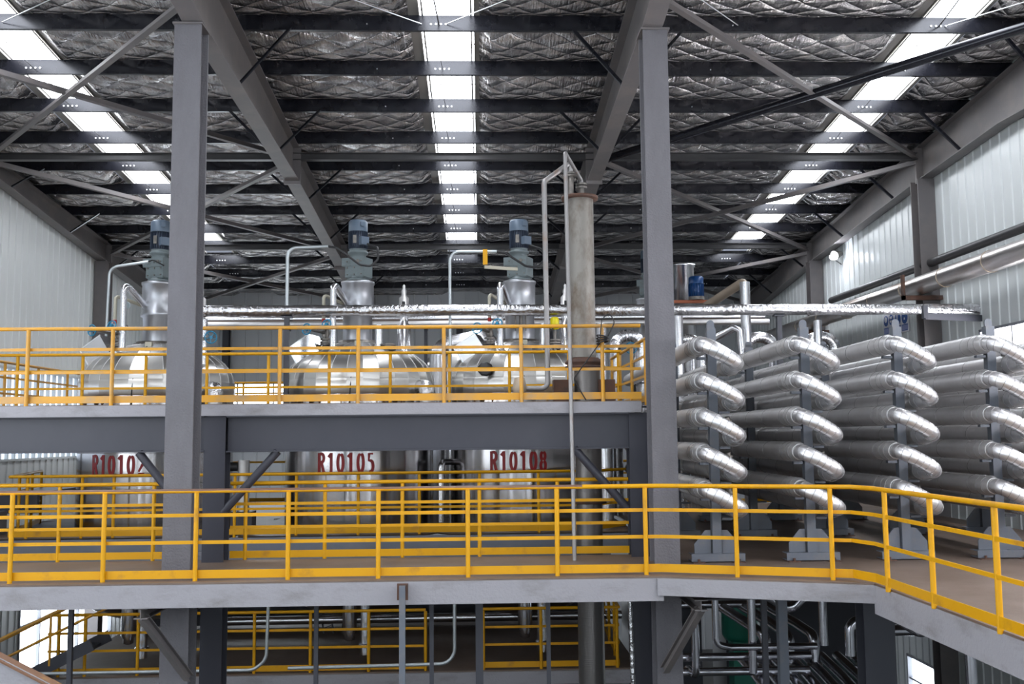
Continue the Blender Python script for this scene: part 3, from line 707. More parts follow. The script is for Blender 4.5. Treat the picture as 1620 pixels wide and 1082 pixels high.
# pipework on each reactor, built where it stands
def flange(mb, x, y, z, r, t=.03): mb.cyl(x, y, z-t/2, z+t/2, r, 20)
def wheel(t, c, nrm, R):
    mb = MB().torus(c, nrm, R, .012, 22, 6); n = Vector(nrm).normalized(); c = Vector(c)
    up = Vector((0, 0, 1)); a = n.cross(up).normalized() if abs(n.z) < .9 else Vector((1, 0, 0)); b = n.cross(a)
    for i in range(5):
        q = 2*PI*i/5+.3; mb.tube([c, c+(a*math.cos(q)+b*math.sin(q))*R], .008, 6)
    mb.tube([c-n*.03, c+n*.03], .03, 10)
    return link('handwheel', mb, 'wheel', t)
for k, x in enumerate(VX):
    nm = RN[k]
    single('steam_pipe', MB().tube(bend([(x-.42, 18.75, 3.15), (x-.42, 18.75, 4.66), (x-.06, 19.95, 4.0), (x-.06, 19.95, 3.4)], .1), .062, 18), 'alu_bright', 'bright clad pipe looping up behind the valves of the %s reactor' % nm, 'pipe')
    t = thing('feed_pipe', 'thin cream pipe with a red mark beside the valves of the %s reactor' % nm, 'pipe', (x-.62, 18.9, 3.3))
    link('pipe', MB().tube(bend([(x-.62, 18.9, 3.9), (x-.62, 18.9, 4.43), (x+.15, 20.0, 4.15)], .06), .033, 12), 'cream', t)
    link('red_arrow', MB().tube([(x-.62, 18.9, 3.90), (x-.62, 18.9, 3.97)], .036, 12), 'red', t)
    t = thing('gate_valve', 'flanged valve with blue handwheels on the %s reactor dome' % nm, 'valve', (x-.62, 19.15, 3.3))
    vb = MB()
    for z in (3.33, 3.37, 3.50, 3.54, 3.60): flange(vb, x-.62, 19.15, z, .105)
    vb.cyl(x-.62, 19.15, 3.2, 3.85, .045, 14); vb.lathe([(.05, 3.40), (.085, 3.45), (.05, 3.5)], x-.62, 19.15, 16)
    vb.tube([(x-.62, 19.15, 3.72), (x-.80, 18.47, 3.72)], .03, 10); vb.lathe([(.05, 3.62), (.08, 3.7), (.05, 3.8)], x-.62, 19.15, 16)
    vb.tube([(x-.62, 19.15, 3.78), (x-.50, 18.4, 3.79)], .025, 10)
    link('body', vb, 'valve', t); wheel(t, (x-.86, 18.42, 3.72), (-.45, -.85, 0), .10); wheel(t, (x-.48, 18.36, 3.80), (-.3, -.9, .2), .09)
    mt = Matrix.Translation((x-.95, 19.2, 3.38)) @ Matrix.Rotation(math.radians(-14), 4, 'Z') @ Matrix.Rotation(math.radians(-33), 4, 'Y')
    t = thing('manhole_cover_box', 'tilted shiny cladding box on the left shoulder of the %s reactor' % nm, 'box', (x-.95, 19.2, 3.1))
    link('box', MB().box(-.25, .25, -.25, .25, -.26, .20, mt), 'alu_bright', t)
    link('rim', MB().box(-.26, -.24, -.26, .26, -.27, .21, mt).box(-.26, .26, -.255, -.245, .19, .21, mt), 'boltwhite', t)
    t = thing('relief_valve', 'silver relief valve on a clad nozzle right of the %s reactor drive' % nm, 'valve', (x+.88, 19.3, 3.1))
    link('nozzle', MB().lathe([(.13, 3.05), (.13, 3.88), (.08, 3.92), (.08, 4.05)], x+.88, 19.3, 24), 'alu_bright', t)
    link('body', MB().lathe([(.05, 4.05), (.12, 4.07), (.12, 4.10), (.09, 4.11), (.095, 4.42), (.045, 4.46), (.05, 4.56), (.03, 4.6), (.03, 4.66), (.0, 4.69)], x+.88, 19.3, 20), 'alu', t)
    link('name_plate', MB().box(x+.85, x+.91, 19.198, 19.206, 4.2, 4.34), 'black', t)
    t = thing('side_nozzle', 'short clad nozzle with bolted flanges right of the %s reactor drive' % nm, 'nozzle', (x+.47, 18.9, 3.2))
    nb = MB()
    for z in (3.38, 3.43, 3.47): flange(nb, x+.62, 18.95, z, .13)
    nb.cyl(x+.62, 18.95, 3.2, 3.5, .07, 14)
    link('flange_stack', nb, 'valve', t)
    link('clad_neck', MB().cyl(x+.42, 19.0, 3.3, 3.86, .075, 18), 'alu_bright', t)
    t = thing('wrapped_elbow', 'crinkled pale wrapped elbow at the right shoulder of the %s reactor' % nm, 'pipe', (x+1.5, 18.8, 2.2))
    link('wrap', MB().tube(bend([(x+1.15, 18.9, 2.62), (x+1.36, 18.62, 2.62), (x+1.36, 18.62, 2.42)], .12), .155, 18, True, .07), 'foilwrap', t)
    link('neck', MB().cyl(x+1.36, 18.62, 2.19, 2.46, .135, 20), 'alu', t)
    single('dome_cable', MB().tube(bend([(x+.02, 18.9, 3.50), (x+.02, 18.45, 3.2), (x+.0, 18.17, 2.8), (x-.03, 18.13, 2.2)], .1), .012, 8), 'cable', 'black cable hanging down the front of the %s reactor dome' % nm, 'cable')
    single('junction_box', MB().box(x-.02, x+.10, 18.82, 18.92, 3.40, 3.54), 'cream', 'small pale box at the foot of the %s reactor drive' % nm, 'box')
    # bottom outlets on the low deck
    t = thing('outlet_pipe', 'shiny outlet pipe with a reducer under the %s reactor' % nm, 'pipe', (x+.05, 18.4, -2.3))
    link('pipe', MB().lathe([(.13, -1.05), (.13, -1.78), (.09, -1.84), (.09, -1.92), (.05, -1.94), (0, -1.94)], x-.02, 18.35, 24), 'alu_bright', t)
    t = thing('drain_pipe', 'slim shiny drain pipe beside the outlet under the %s reactor' % nm, 'pipe', (x+.32, 18.2, -2.3))
    link('pipe', MB().cyl(x+.28, 18.2, -2.15, -1.0, .085, 20), 'alu_bright', t)
    link('clamp', MB().torus((x+.28, 18.2, -1.98), (0, 0, 1), .10, .03), 'foilwrap', t)
# gauge on the left reactor
t = thing('pressure_gauge', 'round pale dial gauge beside the left reactor drive', 'gauge', (-6.72, 18.9, 4.0))
link('stem', MB().cyl(-6.72, 18.9, 3.6, 4.18, .012, 8).torus((-6.72, 18.9, 3.82), (0, 1, 0), .05, .008), 'valve', t)
link('dial', MB().tube([(-6.72, 18.93, 4.25), (-6.72, 18.86, 4.25)], .075, 22), 'glassface', t)
# seal housing window in the right drive and yellow transmitter
t = thing('seal_housing', 'rusty round flange and shaft in the opening of the right reactor drive', 'machine', (.8, 19.25, 3.6))
link('flange', MB().lathe([(.03, 4.06), (.20, 4.06), (.22, 4.10), (.2, 4.13), (0, 4.14)], .8, 19.2, 24), 'rust', t)
link('shaft', MB().cyl(.8, 19.2, 3.6, 4.08, .035, 12).cyl(.7, 19.2, 3.75, 4.08, .015, 8).cyl(.9, 19.2, 3.75, 4.08, .015, 8), 'valve', t)
t = thing('level_transmitter', 'small bright yellow transmitter head right of the right reactor drive', 'sensor', (1.32, 18.6, 3.2))
link('head', MB().lathe([(.04, 3.70), (.085, 3.72), (.085, 3.90), (.06, 3.94), (0, 3.94)], 1.42, 18.6, 18), 'signyellow', t)
link('stem', MB().cyl(1.42, 18.6, 3.3, 3.70, .03, 10), 'valve', t)
fb = MB()
for z in (3.40, 3.45, 3.5): flange(fb, 1.42, 18.6, z, .13)
link('flange', fb, 'valve', t)
single('transmitter_cable', MB().tube(bend([(1.4, 18.5, 3.75), (1.3, 18.42, 3.62), (1.28, 18.4, 3.2)], .05), .014, 8), 'cable', 'short black cable under the yellow transmitter', 'cable')

t = thing('gate_valve', 'small valve with a blue handwheel right of the left main column', 'valve', (-5.05, 18.6, 3.2))
link('body', MB().cyl(-5.22, 18.75, 3.1, 3.95, .085, 18), 'alu_bright', t); link('spindle', MB().tube([(-5.22, 18.7, 3.58), (-5.02, 18.5, 3.58)], .035, 10), 'valve', t)
wheel(t, (-4.99, 18.45, 3.58), (.5, -.85, 0), .11)
t = thing('gate_valve', 'blue handwheel valve framed by the arch pipe left of the right main column', 'valve', (3.2, 21.0, 3.1))
link('spindle', MB().tube([(3.22, 21.3, 3.58), (3.22, 20.95, 3.55)], .05, 12), 'valve', t); wheel(t, (3.22, 20.93, 3.55), (0, -1, .2), .12)
dp = MB().lathe([(0, .0), (.12, .01), (.15, .03), (.11, .045), (0, .05)], 0, 0, 9)
q = Matrix.Translation((.10, 18.29, 2.93)) @ Matrix.Rotation(math.radians(68), 4, 'X'); dp.v = [tuple(q @ Vector(v)) for v in dp.v]
link('dark_patch', dp, 'black', bpy.data.objects['reactor_vessel.002'])
# conduits and black motor cables
def conduit(pts, label, r=.035): single('cable_conduit', MB().tube(bend(pts, .18), r, 12), 'galv', label, 'conduit', 'galvanised conduits')
conduit([(-7.22, 19.2, 2.2), (-7.16, 19.2, 5.03), (-6.42, 19.2, 5.14)], 'bent galvanised conduit left of the left reactor drive', .028)
conduit([(-3.70, 19.0, 2.2), (-3.70, 19.0, 5.36), (-2.92, 19.0, 5.39)], 'bent galvanised conduit left of the middle reactor drive')
conduit([(-.57, 19.0, 2.2), (-.57, 19.0, 5.28), (.34, 19.0, 5.28)], 'bent galvanised conduit left of the right reactor drive', .03)
t = thing('conduit_bracket', 'pale bracket with a yellow clip holding the conduit by the right drive', 'bracket', (.1, 19.0, 5.0))
link('arm', MB().bar((.1, 19.02, 4.98), (.75, 19.3, 4.98), .04, .06), 'cream', t)
link('clip', MB().box(.07, .16, 18.96, 19.05, 5.02, 5.32), 'yellow', t)
single('motor_cable', MB().tube(bend([(-2.92, 19.0, 5.39), (-2.75, 18.98, 5.36), (-2.3, 18.95, 5.02), (-2.1, 19.0, 5.0), (-1.97, 19.1, 5.15), (-1.98, 19.15, 5.4), (-2.2, 19.32, 5.5)], .12), .022, 10), 'cable', 'looping black cable to the middle reactor motor', 'cable')
single('motor_cable', MB().tube(bend([(.34, 19.0, 5.28), (.5, 18.98, 5.25), (.9, 18.95, 4.98), (1.12, 19.0, 4.96), (1.27, 19.1, 5.12), (1.25, 19.15, 5.35), (1.02, 19.32, 5.46)], .12), .022, 10), 'cable', 'looping black cable to the right reactor motor', 'cable')
single('motor_cable', MB().tube(bend([(-6.42, 19.2, 5.14), (-6.3, 19.1, 5.16), (-6.1, 19.15, 5.05)], .08), .014, 8), 'cable', 'short cable from the conduit to the left reactor gearbox', 'cable')

# ------------------------------------------------------------------ long overhead pipes
t = thing('foil_wrapped_pipe', 'long crinkled foil wrapped pipe crossing above the reactors to the right wall', 'pipe', (-5.2, 18.6, 4.0))
link('wrap', MB().tube([(-5.2, 18.6, 4.09), (-3, 18.6, 4.09), (-1, 18.6, 4.085), (2, 18.6, 4.08), (5, 18.6, 4.06), (9.62, 18.6, 4.05)], .105, 16, True, .055, .11), 'foilwrap', t)
for x_ in (-4.62, -1.3): single('pipe_stand', MB().box(x_-.04, x_+.04, 23.55, 24.05, 4.28, 4.33).box(x_-.04, x_+.04, 23.77, 23.83, 2.19, 4.28).box(x_-.04, x_+.04, 23.97, 24.03, 4.33, 4.495), 'darksteel', 'slim dark stand under the smooth silver pipes, %s' % ('left of the middle reactor' if x_ < -3 else 'between the middle and right reactors'), 'stand')
for i, (x, zt, zb_) in enumerate(((-3.62, 3.98, 2.19), (5.71, 3.96, 2.1))):
    t = thing('pipe_stand', 'dark slim stand under the foil wrapped pipe, %s' % ('left of the middle reactor' if i == 0 else 'above the pipe bank'), 'stand', (x, 18.6, zb_), 'foil pipe stands')
    link('post', MB().box(x-.045, x+.045, 18.56, 18.66, zb_, zt-.02), 'darksteel', t)
    link('cradle', MB().box(x-.1, x+.1, 18.54, 18.68, zt-.03, zt), 'darksteel', t)
single('pipe_bracket', MB().bar((9.58, 18.5, 3.86), (8.3, 18.1, 3.86), .06, .12).box(8.27, 8.35, 18.05, 18.15, 3.82, 4.06), 'darksteel', 'dark wall bracket under the right end of the foil pipe', 'bracket')
single('header_pipe', MB().tube([(-6.6, 24.0, 4.58), (7.0, 24.0, 4.58)], .085, 16), 'alu_bright', 'long smooth silver pipe behind and below the foil pipe, the upper of two', 'pipe')
single('header_pipe', MB().tube([(-6.6, 23.6, 4.40), (7.0, 23.6, 4.40)], .07, 16), 'alu', 'long smooth silver pipe behind and below the foil pipe, the lower of two', 'pipe')
# pipe along the right wall
bp = MB().tube([(9.15, 9, 4.72), (9.15, 31, 4.76)], .195, 28)
t = thing('wall_pipe', 'large stained silver pipe running along the right wall', 'pipe', (9.15, 9, 4.72))
link('cladding', bp, M.setdefault('aluw', mat('stained_cladding', (.66, .62, .60), .3, 1.0, bump=(1.6, .3), var=(1.2, (.42, .31, .25), .5, .72, (1, .35, 2)))), t)
for k in range(12): link('seam_band', MB().torus((9.15, 10.2+1.75*k, 4.735), (0, 1, 0), .197, .010, 28, 6), 'beige', t)
single('wall_pipe', MB().tube([(9.42, 9, 5.19), (9.42, 26, 5.24)], .09, 18), 'tie', 'thinner dark pipe above the large wall pipe', 'pipe')
t = thing('pipe_bracket', 'rusty angle bracket under the large wall pipe', 'bracket', (9.2, 20.0, 4.43))
link('arm', MB().box(8.75, 9.58, 20.0, 20.1, 4.43, 4.52), 'rust', t); link('upright', MB().box(8.75, 8.80, 20.0, 20.1, 4.43, 4.95), 'rust', t)
single('pipe_bracket', MB().box(8.75, 9.58, 26.7, 26.8, 4.43, 4.52), 'rust', 'rusty bracket under the far part of the large wall pipe', 'bracket')
t = thing('flood_lamp', 'round bright lit lamp high on the right wall', 'lamp', (9.4, 25.4, 6.2))
link('housing', MB().tube([(9.55, 25.5, 6.42), (9.3, 25.35, 6.34)], [.06, .13], 18), 'valve', t)
link('lens', MB().lathe([(0, 6.22), (.07, 6.235), (.105, 6.28), (.10, 6.33), (0, 6.34)], 9.27, 25.3, 20), 'lamp', t)
link('bracket', MB().tube([(9.58, 25.6, 6.15), (9.35, 25.4, 6.22)], .012, 6), 'cable', t)
# safety signs on the right wall
for i, (y1, y0, zt, zb_) in enumerate(((23.0, 22.42, 4.56, 3.97), (22.38, 21.66, 4.53, 3.95))):
    t = thing('safety_sign', 'white sign with blue round safety symbols on the right wall, %s one' % ('left' if i == 0 else 'right'), 'sign', (9.56, (y0+y1)/2, zb_), 'safety signs')
    link('board', MB().box(9.562, 9.585, y0, y1, zb_, zt), 'signwhite', t)
    w = (y1-y0)/2
    for j in range(2):
        yc = y1-w*(j+.5)
        mb = MB(); mb.tube([(9.562, yc, zb_+.34), (9.556, yc, zb_+.34)], w*.42, 24); link('round_symbol', mb, 'signblue', t)
        fg = MB()
        if (i, j) == (0, 0): fg.tube([(9.557, yc, zb_+.37), (9.552, yc, zb_+.37)], w*.24, 16)
        elif (i, j) == (0, 1): fg.box(9.552, 9.557, yc-w*.22, yc+w*.22, zb_+.36, zb_+.42); fg.box(9.552, 9.557, yc-w*.22, yc+w*.22, zb_+.28, zb_+.33)
        elif (i, j) == (1, 0): fg.box(9.552, 9.557, yc-w*.02, yc+w*.16, zb_+.24, zb_+.45)
        else: fg.box(9.552, 9.557, yc-w*.25, yc+w*.25, zb_+.40, zb_+.44); fg.box(9.552, 9.557, yc-w*.08, yc+w*.08, zb_+.28, zb_+.33)
        link('symbol_figure', fg, 'signwhite', t)
        link('caption_panel', MB().box(9.555, 9.562, yc-w*.42, yc+w*.42, zb_+.04, zb_+.17), 'signpale', t)
        link('caption_border', MB().box(9.552, 9.557, yc-w*.42, yc+w*.42, zb_+.16, zb_+.18).box(9.552, 9.557, yc-w*.42, yc+w*.42, zb_+.035, zb_+.05), 'signblue', t)

# ------------------------------------------------------------------ tall stack and the thin pipes beside it
SX, SY = 1.62, 15.3
t = thing('steel_stack', 'tall weathered steel stack rising through all floors left of the right main column', 'stack', (SX, SY, FZ))
link('upper_tube', MB().lathe([(.215, 2.90), (.21, 5.40)], SX-.03, SY, 40), 'ducts', t)
link('lower_tube', MB().cyl(SX+.04, SY, FZ, 2.76, .20, 40), 'ductlow', t)
link('top_flange', MB().lathe([(.0, 5.40), (.285, 5.40), (.29, 5.43), (.285, 5.45), (.0, 5.46)], SX-.03, SY, 36), 'rust', t)
link('middle_flange', MB().lathe([(.2, 2.72), (.30, 2.73), (.30, 2.77), (.24, 2.79), (.30, 2.81), (.30, 2.84), (.22, 2.90)], SX, SY, 36), 'rust', t)
link('low_flange', MB().lathe([(.2, .66), (.27, .67), (.27, .71), (.2, .72)], SX+.04, SY, 36), 'rust', t)
for dx in (-.36, .33): link('support_bracket', MB().box(SX+dx-.13, SX+dx+.13, SY-.12, SY+.12, 2.19, 2.56), 'rust', t)
n1 = MB().cyl(SX+.0, SY, 5.46, 5.60, .045, 14); flange(n1, SX, SY, 5.60, .09); flange(n1, SX, SY, 5.65, .09)
link('top_nozzle', n1, 'valve', t)
n2 = MB().cyl(SX-.18, SY-.1, 5.45, 5.78, .05, 14); flange(n2, SX-.18, SY-.1, 5.76, .095); flange(n2, SX-.18, SY-.1, 5.80, .095)
link('side_nozzle', n2, 'valve', t)
VXP = 1.37
single('vent_pipe', MB().tube(bend([(1.28, 13.75, 0.0), (1.275, 13.95, 3.0), (1.28, 14.3, 5.88), (SX, SY, 5.72), (SX, SY, 5.66)], .04), .029, 14), 'greypipe', 'slim grey pipe from the gallery deck up to the top of the stack', 'pipe')
single('vent_pipe', MB().tube(bend([(.62, 15.0, 2.42), (1.03, 15.0, 2.42), (1.01, 15.0, 5.62), (SX-.18, SY-.1, 5.98), (SX-.18, SY-.1, 5.82)], .10), .040, 14), 'greypipe', 'bent grey pipe beside the stack with an elbow at the upper railing', 'pipe')
single('pipe_end_cap', MB().lathe([(.0, 2.24), (.08, 2.26), (.11, 2.42), (.08, 2.58), (0, 2.60)], .60, 15.0, 20), 'beige', 'rounded tan end of the bent pipe behind the upper railing', 'pipe')
t = thing('cable_coil', 'black cable coiled on the upper railing post nearest the right main column', 'cable', (1.75, 13.95, 3.0))
cb = MB()
for i in range(4): cb.torus((1.75, 13.98, 3.02+.025*i), (.2*(i-1.5), .1, 1), .085, .011, 18, 6)
cb.tube(bend([(1.82, 13.95, 3.1), (1.92, 13.95, 3.3), (1.85, 13.95, 3.45), (1.74, 13.95, 3.35), (1.70, 13.98, 3.0), (1.55, 13.98, 2.8), (1.32, 13.98, 2.5), (1.5, 14.0, 2.2)], .08), .009, 6)
link('loops', cb, 'cable', t)

# ------------------------------------------------------------------ silver double-pipe bank
BX = [3.16, 4.44, 5.73, 7.03, 8.35]; BYR = [13.4, 16.6, 19.6]; SK = .035
ROWZ = [2.885-.475*i for i in range(5)]
def uunit():
    t = thing('double_pipe_exchanger', 'x', 'pipe', (0, 0, 0), 'double pipe exchangers')
    r, rb = .132, .100
    A = Vector((-.20, 0, 0)); B = Vector((.25, 0, -.265)); L = 8.2; k = SK; NX = -.20
    def at(P, y): return Vector((P.x+k*y, y, P.z))
    up_ = link('upper_pipe', MB().tube([at(A, L), at(A, .10), at(A, -.06), at(A, -.16)], [r, r, r*.97, rb+.006], 24), 'alu', t)
    lo_ = link('lower_pipe', MB().tube([at(B, L), at(B, .12), at(B, -.02), at(B, -.2)], [r, r, rb+.012, rb], 24), 'alu', t)
    a0 = at(A, -.15); b0 = at(B, -.2); ext = .17
    ea = a0+Vector((0, -.0, 0)); eb = Vector((b0.x, a0.y, b0.z)); d = eb-ea; dn = d.normalized(); f = Vector((0, -1, 0)); R1 = .19
    pts = [a0+Vector((0, .01, 0))]; n = 4
    pts.append(ea+f*(ext-.05)*.4)
    for i in range(1, n+1):
        q = PI/2*i/n; pts.append(ea+f*(ext-.05)*.4+dn*(R1*(1-math.cos(q)))+f*(R1*math.sin(q)))
    e2 = eb+f*(ext-.05)*.4; s0 = pts[-1]; s1 = e2-dn*R1+f*R1
    pts.append(s0.lerp(s1, .5)); pts.append(s1)
    for i in range(1, n+1):
        q = PI/2*(1-i/n); pts.append(e2-dn*(R1*(1-math.cos(q)))+f*(R1*math.sin(q)))
    pts.append(b0)
    ub = link('return_bend', MB().tube(pts, rb, 22), 'alu_bend', t)
    for i in range(1, len(pts)-2):
        tg = (pts[i+1]-pts[i-1]).normalized(); link('seam', MB().torus(pts[i], tg, rb+.0015, .003, 20, 4), 'seam', ub)
    for P, par in ((A, up_), (B, lo_)):
        for y in (-.04, .12, .36, 1.3, 2.3, 3.4, 4.6): link('seam', MB().torus(at(P, y), (k, 1, 0), r+.0005, .0035, 22, 4), 'seam', par)
    nb = MB(); c = at(B, .16)+Vector((-.05, 0, .12)); nb.tube([c, c+Vector((-.03, -.02, .14))], .05, 14); nb.tube([c+Vector((-.015, -.01, .07)), c+Vector((-.02, -.013, .10))], .07, 14)
    link('drain_nozzle', nb, 'valve', t)
    return t
U0 = uunit(); first = True
COLN = ['nearest the right main column', 'second from the right main column', 'third from the right main column', 'fourth from the right main column', 'at the right wall']
ROWN = ['top', 'second', 'middle', 'fourth', 'bottom']
for c in range(5):
    for r_ in range(5):
        loc = (BX[c]-.012, BYR[0]-.20, ROWZ[r_])
        lab = 'silver hairpin pipe pair, %s row of the stack %s' % (ROWN[r_], COLN[c])
        if first: U0.location = loc; U0['label'] = lab; first = False
        else: dup(U0, loc, lab)
def rack():
    t = thing('rack_frame', 'x', 'stand', (0, 0, 0), 'pipe bank stands')
    link('post', MB().box(-.06, .06, -.055, .055, .11, 3.15), 'post', t)
    link('base_channel', MB().channel((-.36, 0, .065), (.36, 0, .065), .2, .10, .012), 'post', t)
    for s in (-1, 1):
        link('gusset', MB().add([(s*.075, -.01, .115), (s*.30, -.01, .115), (s*.30, -.01, .24), (s*.15, -.01, .42), (s*.075, -.01, .42), (s*.075, .01, .115), (s*.30, .01, .115), (s*.30, .01, .24), (s*.15, .01, .42), (s*.075, .01, .42)],
             [(0, 1, 2, 3, 4), (9, 8, 7, 6, 5), (0, 5, 6, 1), (1, 6, 7, 2), (2, 7, 8, 3), (3, 8, 9, 4)]), 'post', t)
        link('anchor_plate', MB().box(s*.27-.08, s*.27+.08, -.17, .12, 0, .012).cyl(s*.27, -.13, .01, .05, .018, 8), 'rust', t)
    lug = MB(); lug.tube([(0, -.012, 3.21), (0, .012, 3.21)], .05, 14); lug.box(-.05, .05, -.012, .012, 3.15, 3.21)
    link('lifting_lug', lug, 'post', t)
    for z in ROWZ:
        link('support_arm', MB().box(-.20, -.075, -.04, .04, z-.17, z-.135), 'post', t); link('support_arm', MB().box(.075, .22, -.04, .04, z-.43, z-.40), 'post', t)
    return t
K0 = rack(); first = True
for j, y in enumerate(BYR):
    for c in range(5):
        loc = (BX[c]+SK*(y-BYR[0]), y, 0)
        lab = 'blue grey pipe stand, %s line, stack %s' % (('front', 'middle', 'rear')[j], COLN[c])
        if first: K0.location = loc; K0['label'] = lab; first = False
        else: dup(K0, loc, lab)

# ------------------------------------------------------------------ things behind the pipe bank
def arch(x0, x1, y, zt, zb_, label, r=.13):
    t = thing('arch_pipe', label, 'pipe', (x0, y, zb_), 'silver arch pipes')
    pts = bend([(x0, y, zb_), (x0, y, zt), (x1, y, zt), (x1, y, zb_)], .28, 6)
    link('cladding', MB().tube(pts, r, 20), 'alu_bright', t)
    for i in range(1, len(pts)-1): link('seam', MB().torus(pts[i], (pts[i+1]-pts[i-1]), r+.001, .005, 20, 5), 'seam', t)
arch(2.93, 3.5, 21.3, 3.86, .0, 'silver arch pipe seen left of the right main column')
arch(4.42, 5.05, 22.4, 3.86, .0, 'silver arch pipe right behind the right main column')
arch(5.98, 6.62, 22.0, 3.86, .0, 'silver arch pipe behind the gap of the second and third pipe stack')
arch(7.35, 8.0, 22.0, 3.86, .0, 'silver arch pipe near the safety signs')
for x, y, z0, z1, r, l in ((5.78, 21.2, .0, 5.0, .11, 'vertical silver pipe rising to the tan elbow'), (2.72, 22.0, .0, 4.2, .12, 'vertical silver pipe behind the right end of the upper railing'),
                           (7.35, 21.2, .0, 4.15, .09, 'vertical silver pipe ending below the foil pipe'), (4.35, 21.5, .0, 4.5, .12, 'vertical silver pipe right of the right main column'),
                           (5.0, 23.2, .0, 3.9, .14, 'thick vertical silver pipe behind the first pipe stack')):
    single('riser_pipe', MB().cyl(x, y, z0, z1, r, 22), 'alu_bright', l, 'pipe', 'silver riser pipes')
single('elbow_pipe', MB().tube(bend([(5.78, 21.2, 4.7), (5.78, 21.2, 5.02), (5.2, 23.3, 4.62)], .16), .10, 20), 'beige', 'tan stained elbow pipe above the foil pipe', 'pipe')
single('slanted_pipe', MB().tube([(4.9, 21.2, 3.7), (5.4, 20.8, 3.95), (5.55, 20.8, 3.9), (5.6, 20.8, 3.2)], .09, 18), 'alu_bright', 'short bent silver pipe behind the top of the first pipe stack', 'pipe')
single('column_vessel', MB().lathe([(.33, 0), (.33, 6.0), (.36, 6.02), (.36, 6.08), (0, 6.1)], 5.22, 25.2, 36), 'alu_bright', 'tall shiny column vessel behind the blue motor', 'vessel')
t = thing('electric_motor', 'small bright blue motor above the foil pipe', 'motor', (5.45, 24.5, 5.0))
mo = MB().lathe([(.0, 5.1), (.17, 5.1), (.17, 5.42), (.1, 5.44)], 5.38, 24.2, 24)
for j in range(20):
    a = 2*PI*j/20; mo.bar((5.38+.18*math.cos(a), 24.2+.18*math.sin(a), 5.12), (5.38+.18*math.cos(a), 24.2+.18*math.sin(a), 5.42), .008, .025, (math.cos(a), math.sin(a), 0))
link('body', mo, 'bluemotor', t); link('fan_cover', MB().lathe([(.185, 5.42), (.185, 5.58), (.15, 5.61), (0, 5.61)], 5.38, 24.2, 24), 'bluemotor', t)
link('base_flange', MB().cyl(5.38, 24.2, 5.02, 5.1, .2, 20), 'valve', t)
single('motor_beam', MB().bar((4.3, 24.2, 4.98), (5.7, 24.2, 4.98), .12, .07), 'orange', 'orange brown bar under the small blue motor', 'beam')
t = thing('pressure_gauge', 'round dial gauge near the right main column above the side railing', 'gauge', (3.62, 20, 3.4))
link('stem', MB().cyl(3.62, 20.0, 3.0, 3.75, .014, 8), 'valve', t); link('dial', MB().tube([(3.62, 20.03, 3.82), (3.62, 19.96, 3.82)], .075, 20), 'glassface', t)
# side row of clad vessels behind, seen between the reactors
for x, l in ((-8.2, 'second row'), (-4.3, 'second row'), (-.75, 'second row')):
    pass
for i, x in enumerate((-.55, 2.3, 4.3)):
    t = thing('rear_vessel', 'clad vessel dome of the rear row seen %s' % ('between the middle and right reactors', 'behind the steel stack', 'behind the right main column')[i], 'vessel', (x, 24.8, 2.2), 'rear vessels')
    vr = .9 if i < 2 else .5
    link('shell', MB().lathe([(vr, 0), (vr, 3.35)], x, 24.8, 40), 'stainless', t)
    link('dome', MB().lathe(dome_prof(3.35, .55, vr, .1), x, 24.8, 24, True), 'dome', t)
single('vapour_duct', MB().tube(bend([(-.95, 22.6, 2.19), (-.95, 22.6, 3.75), (.3, 22.6, 4.0), (.3, 22.6, 2.19)], .3, 7), .2, 22), 'alu_bright', 'curved silver duct left of the right reactor valves', 'duct')

# ------------------------------------------------------------------ below the gallery
def hanger(x, y, w, z0, z1, m, l): single('hanger_post', MB().box(x-w/2, x+w/2, y-w/2, y+w/2, z0, z1), m, l, 'post', 'hanger posts')
hanger(-2.19, 13.5, .055, FZ, -.3, 'darksteel', 'slim dark post under the gallery, left of the grey down pipe')
hanger(-.665, 13.5, .055, FZ, -.3, 'darksteel', 'slim dark post just right of the grey down pipe')
hanger(-.03, 13.5, .10, FZ, -.3, 'darksteel', 'thicker dark post under the gallery below the middle')
hanger(.89, 13.5, .055, FZ, -.3, 'darksteel', 'slim dark post left of the stack below the gallery')
hanger(-5.4, 13.5, .06, FZ, -.3, 'darksteel', 'slim dark post in front of the low deck left end')
hanger(3.80, 13.5, .07, FZ, -.3, 'darksteel', 'black post among the lower pipes, left of the blue one')
hanger(3.98, 13.3, .12, FZ, -.3, 'post', 'blue grey post among the lower pipes')
hanger(5.98, 14.8, .14, FZ, -.3, 'darksteel', 'dark post below the deck at the far lower right')
t = thing('down_pipe', 'grey square down pipe fixed to the gallery edge beam', 'pipe', (-.93, 11.98, FZ))
link('pipe', MB().box(-.97, -.90, 11.94, 12.01, FZ, -.05), 'post', t); link('fixing_plate', MB().box(-1.0, -.87, 12.0, 12.03, -.22, -.03), 'rust', t)
single('cable_conduit', MB().tube(bend([(-3.52, 16.9, -.4), (-3.56, 16.9, -1.95), (-3.78, 16.9, -2.1), (-9, 16.9, -2.1)], .25), .028, 10), 'galv', 'grey conduit bending left above the low deck toe board', 'conduit', 'galvanised conduits')
single('cable_conduit', MB().tube(bend([(-.45, 16.9, -.4), (-.45, 16.9, -2.05), (-3.2, 16.9, -2.08)], .25), .03, 10), 'galv', 'grey conduit bending left beside the thick dark post', 'conduit', 'galvanised conduits')
single('low_beam', MB().ibeam((-7.5, 21.3, -1.62), (2.7, 21.3, -1.62), .2, .34), 'beam', 'dark blue beam behind the low deck railing', 'beam')
single('low_beam', MB().box(-7.5, 2.7, 22.0, 22.05, -2.3, -1.9), 'darksteel', 'dark lower panel behind the shiny header pipe', 'panel')
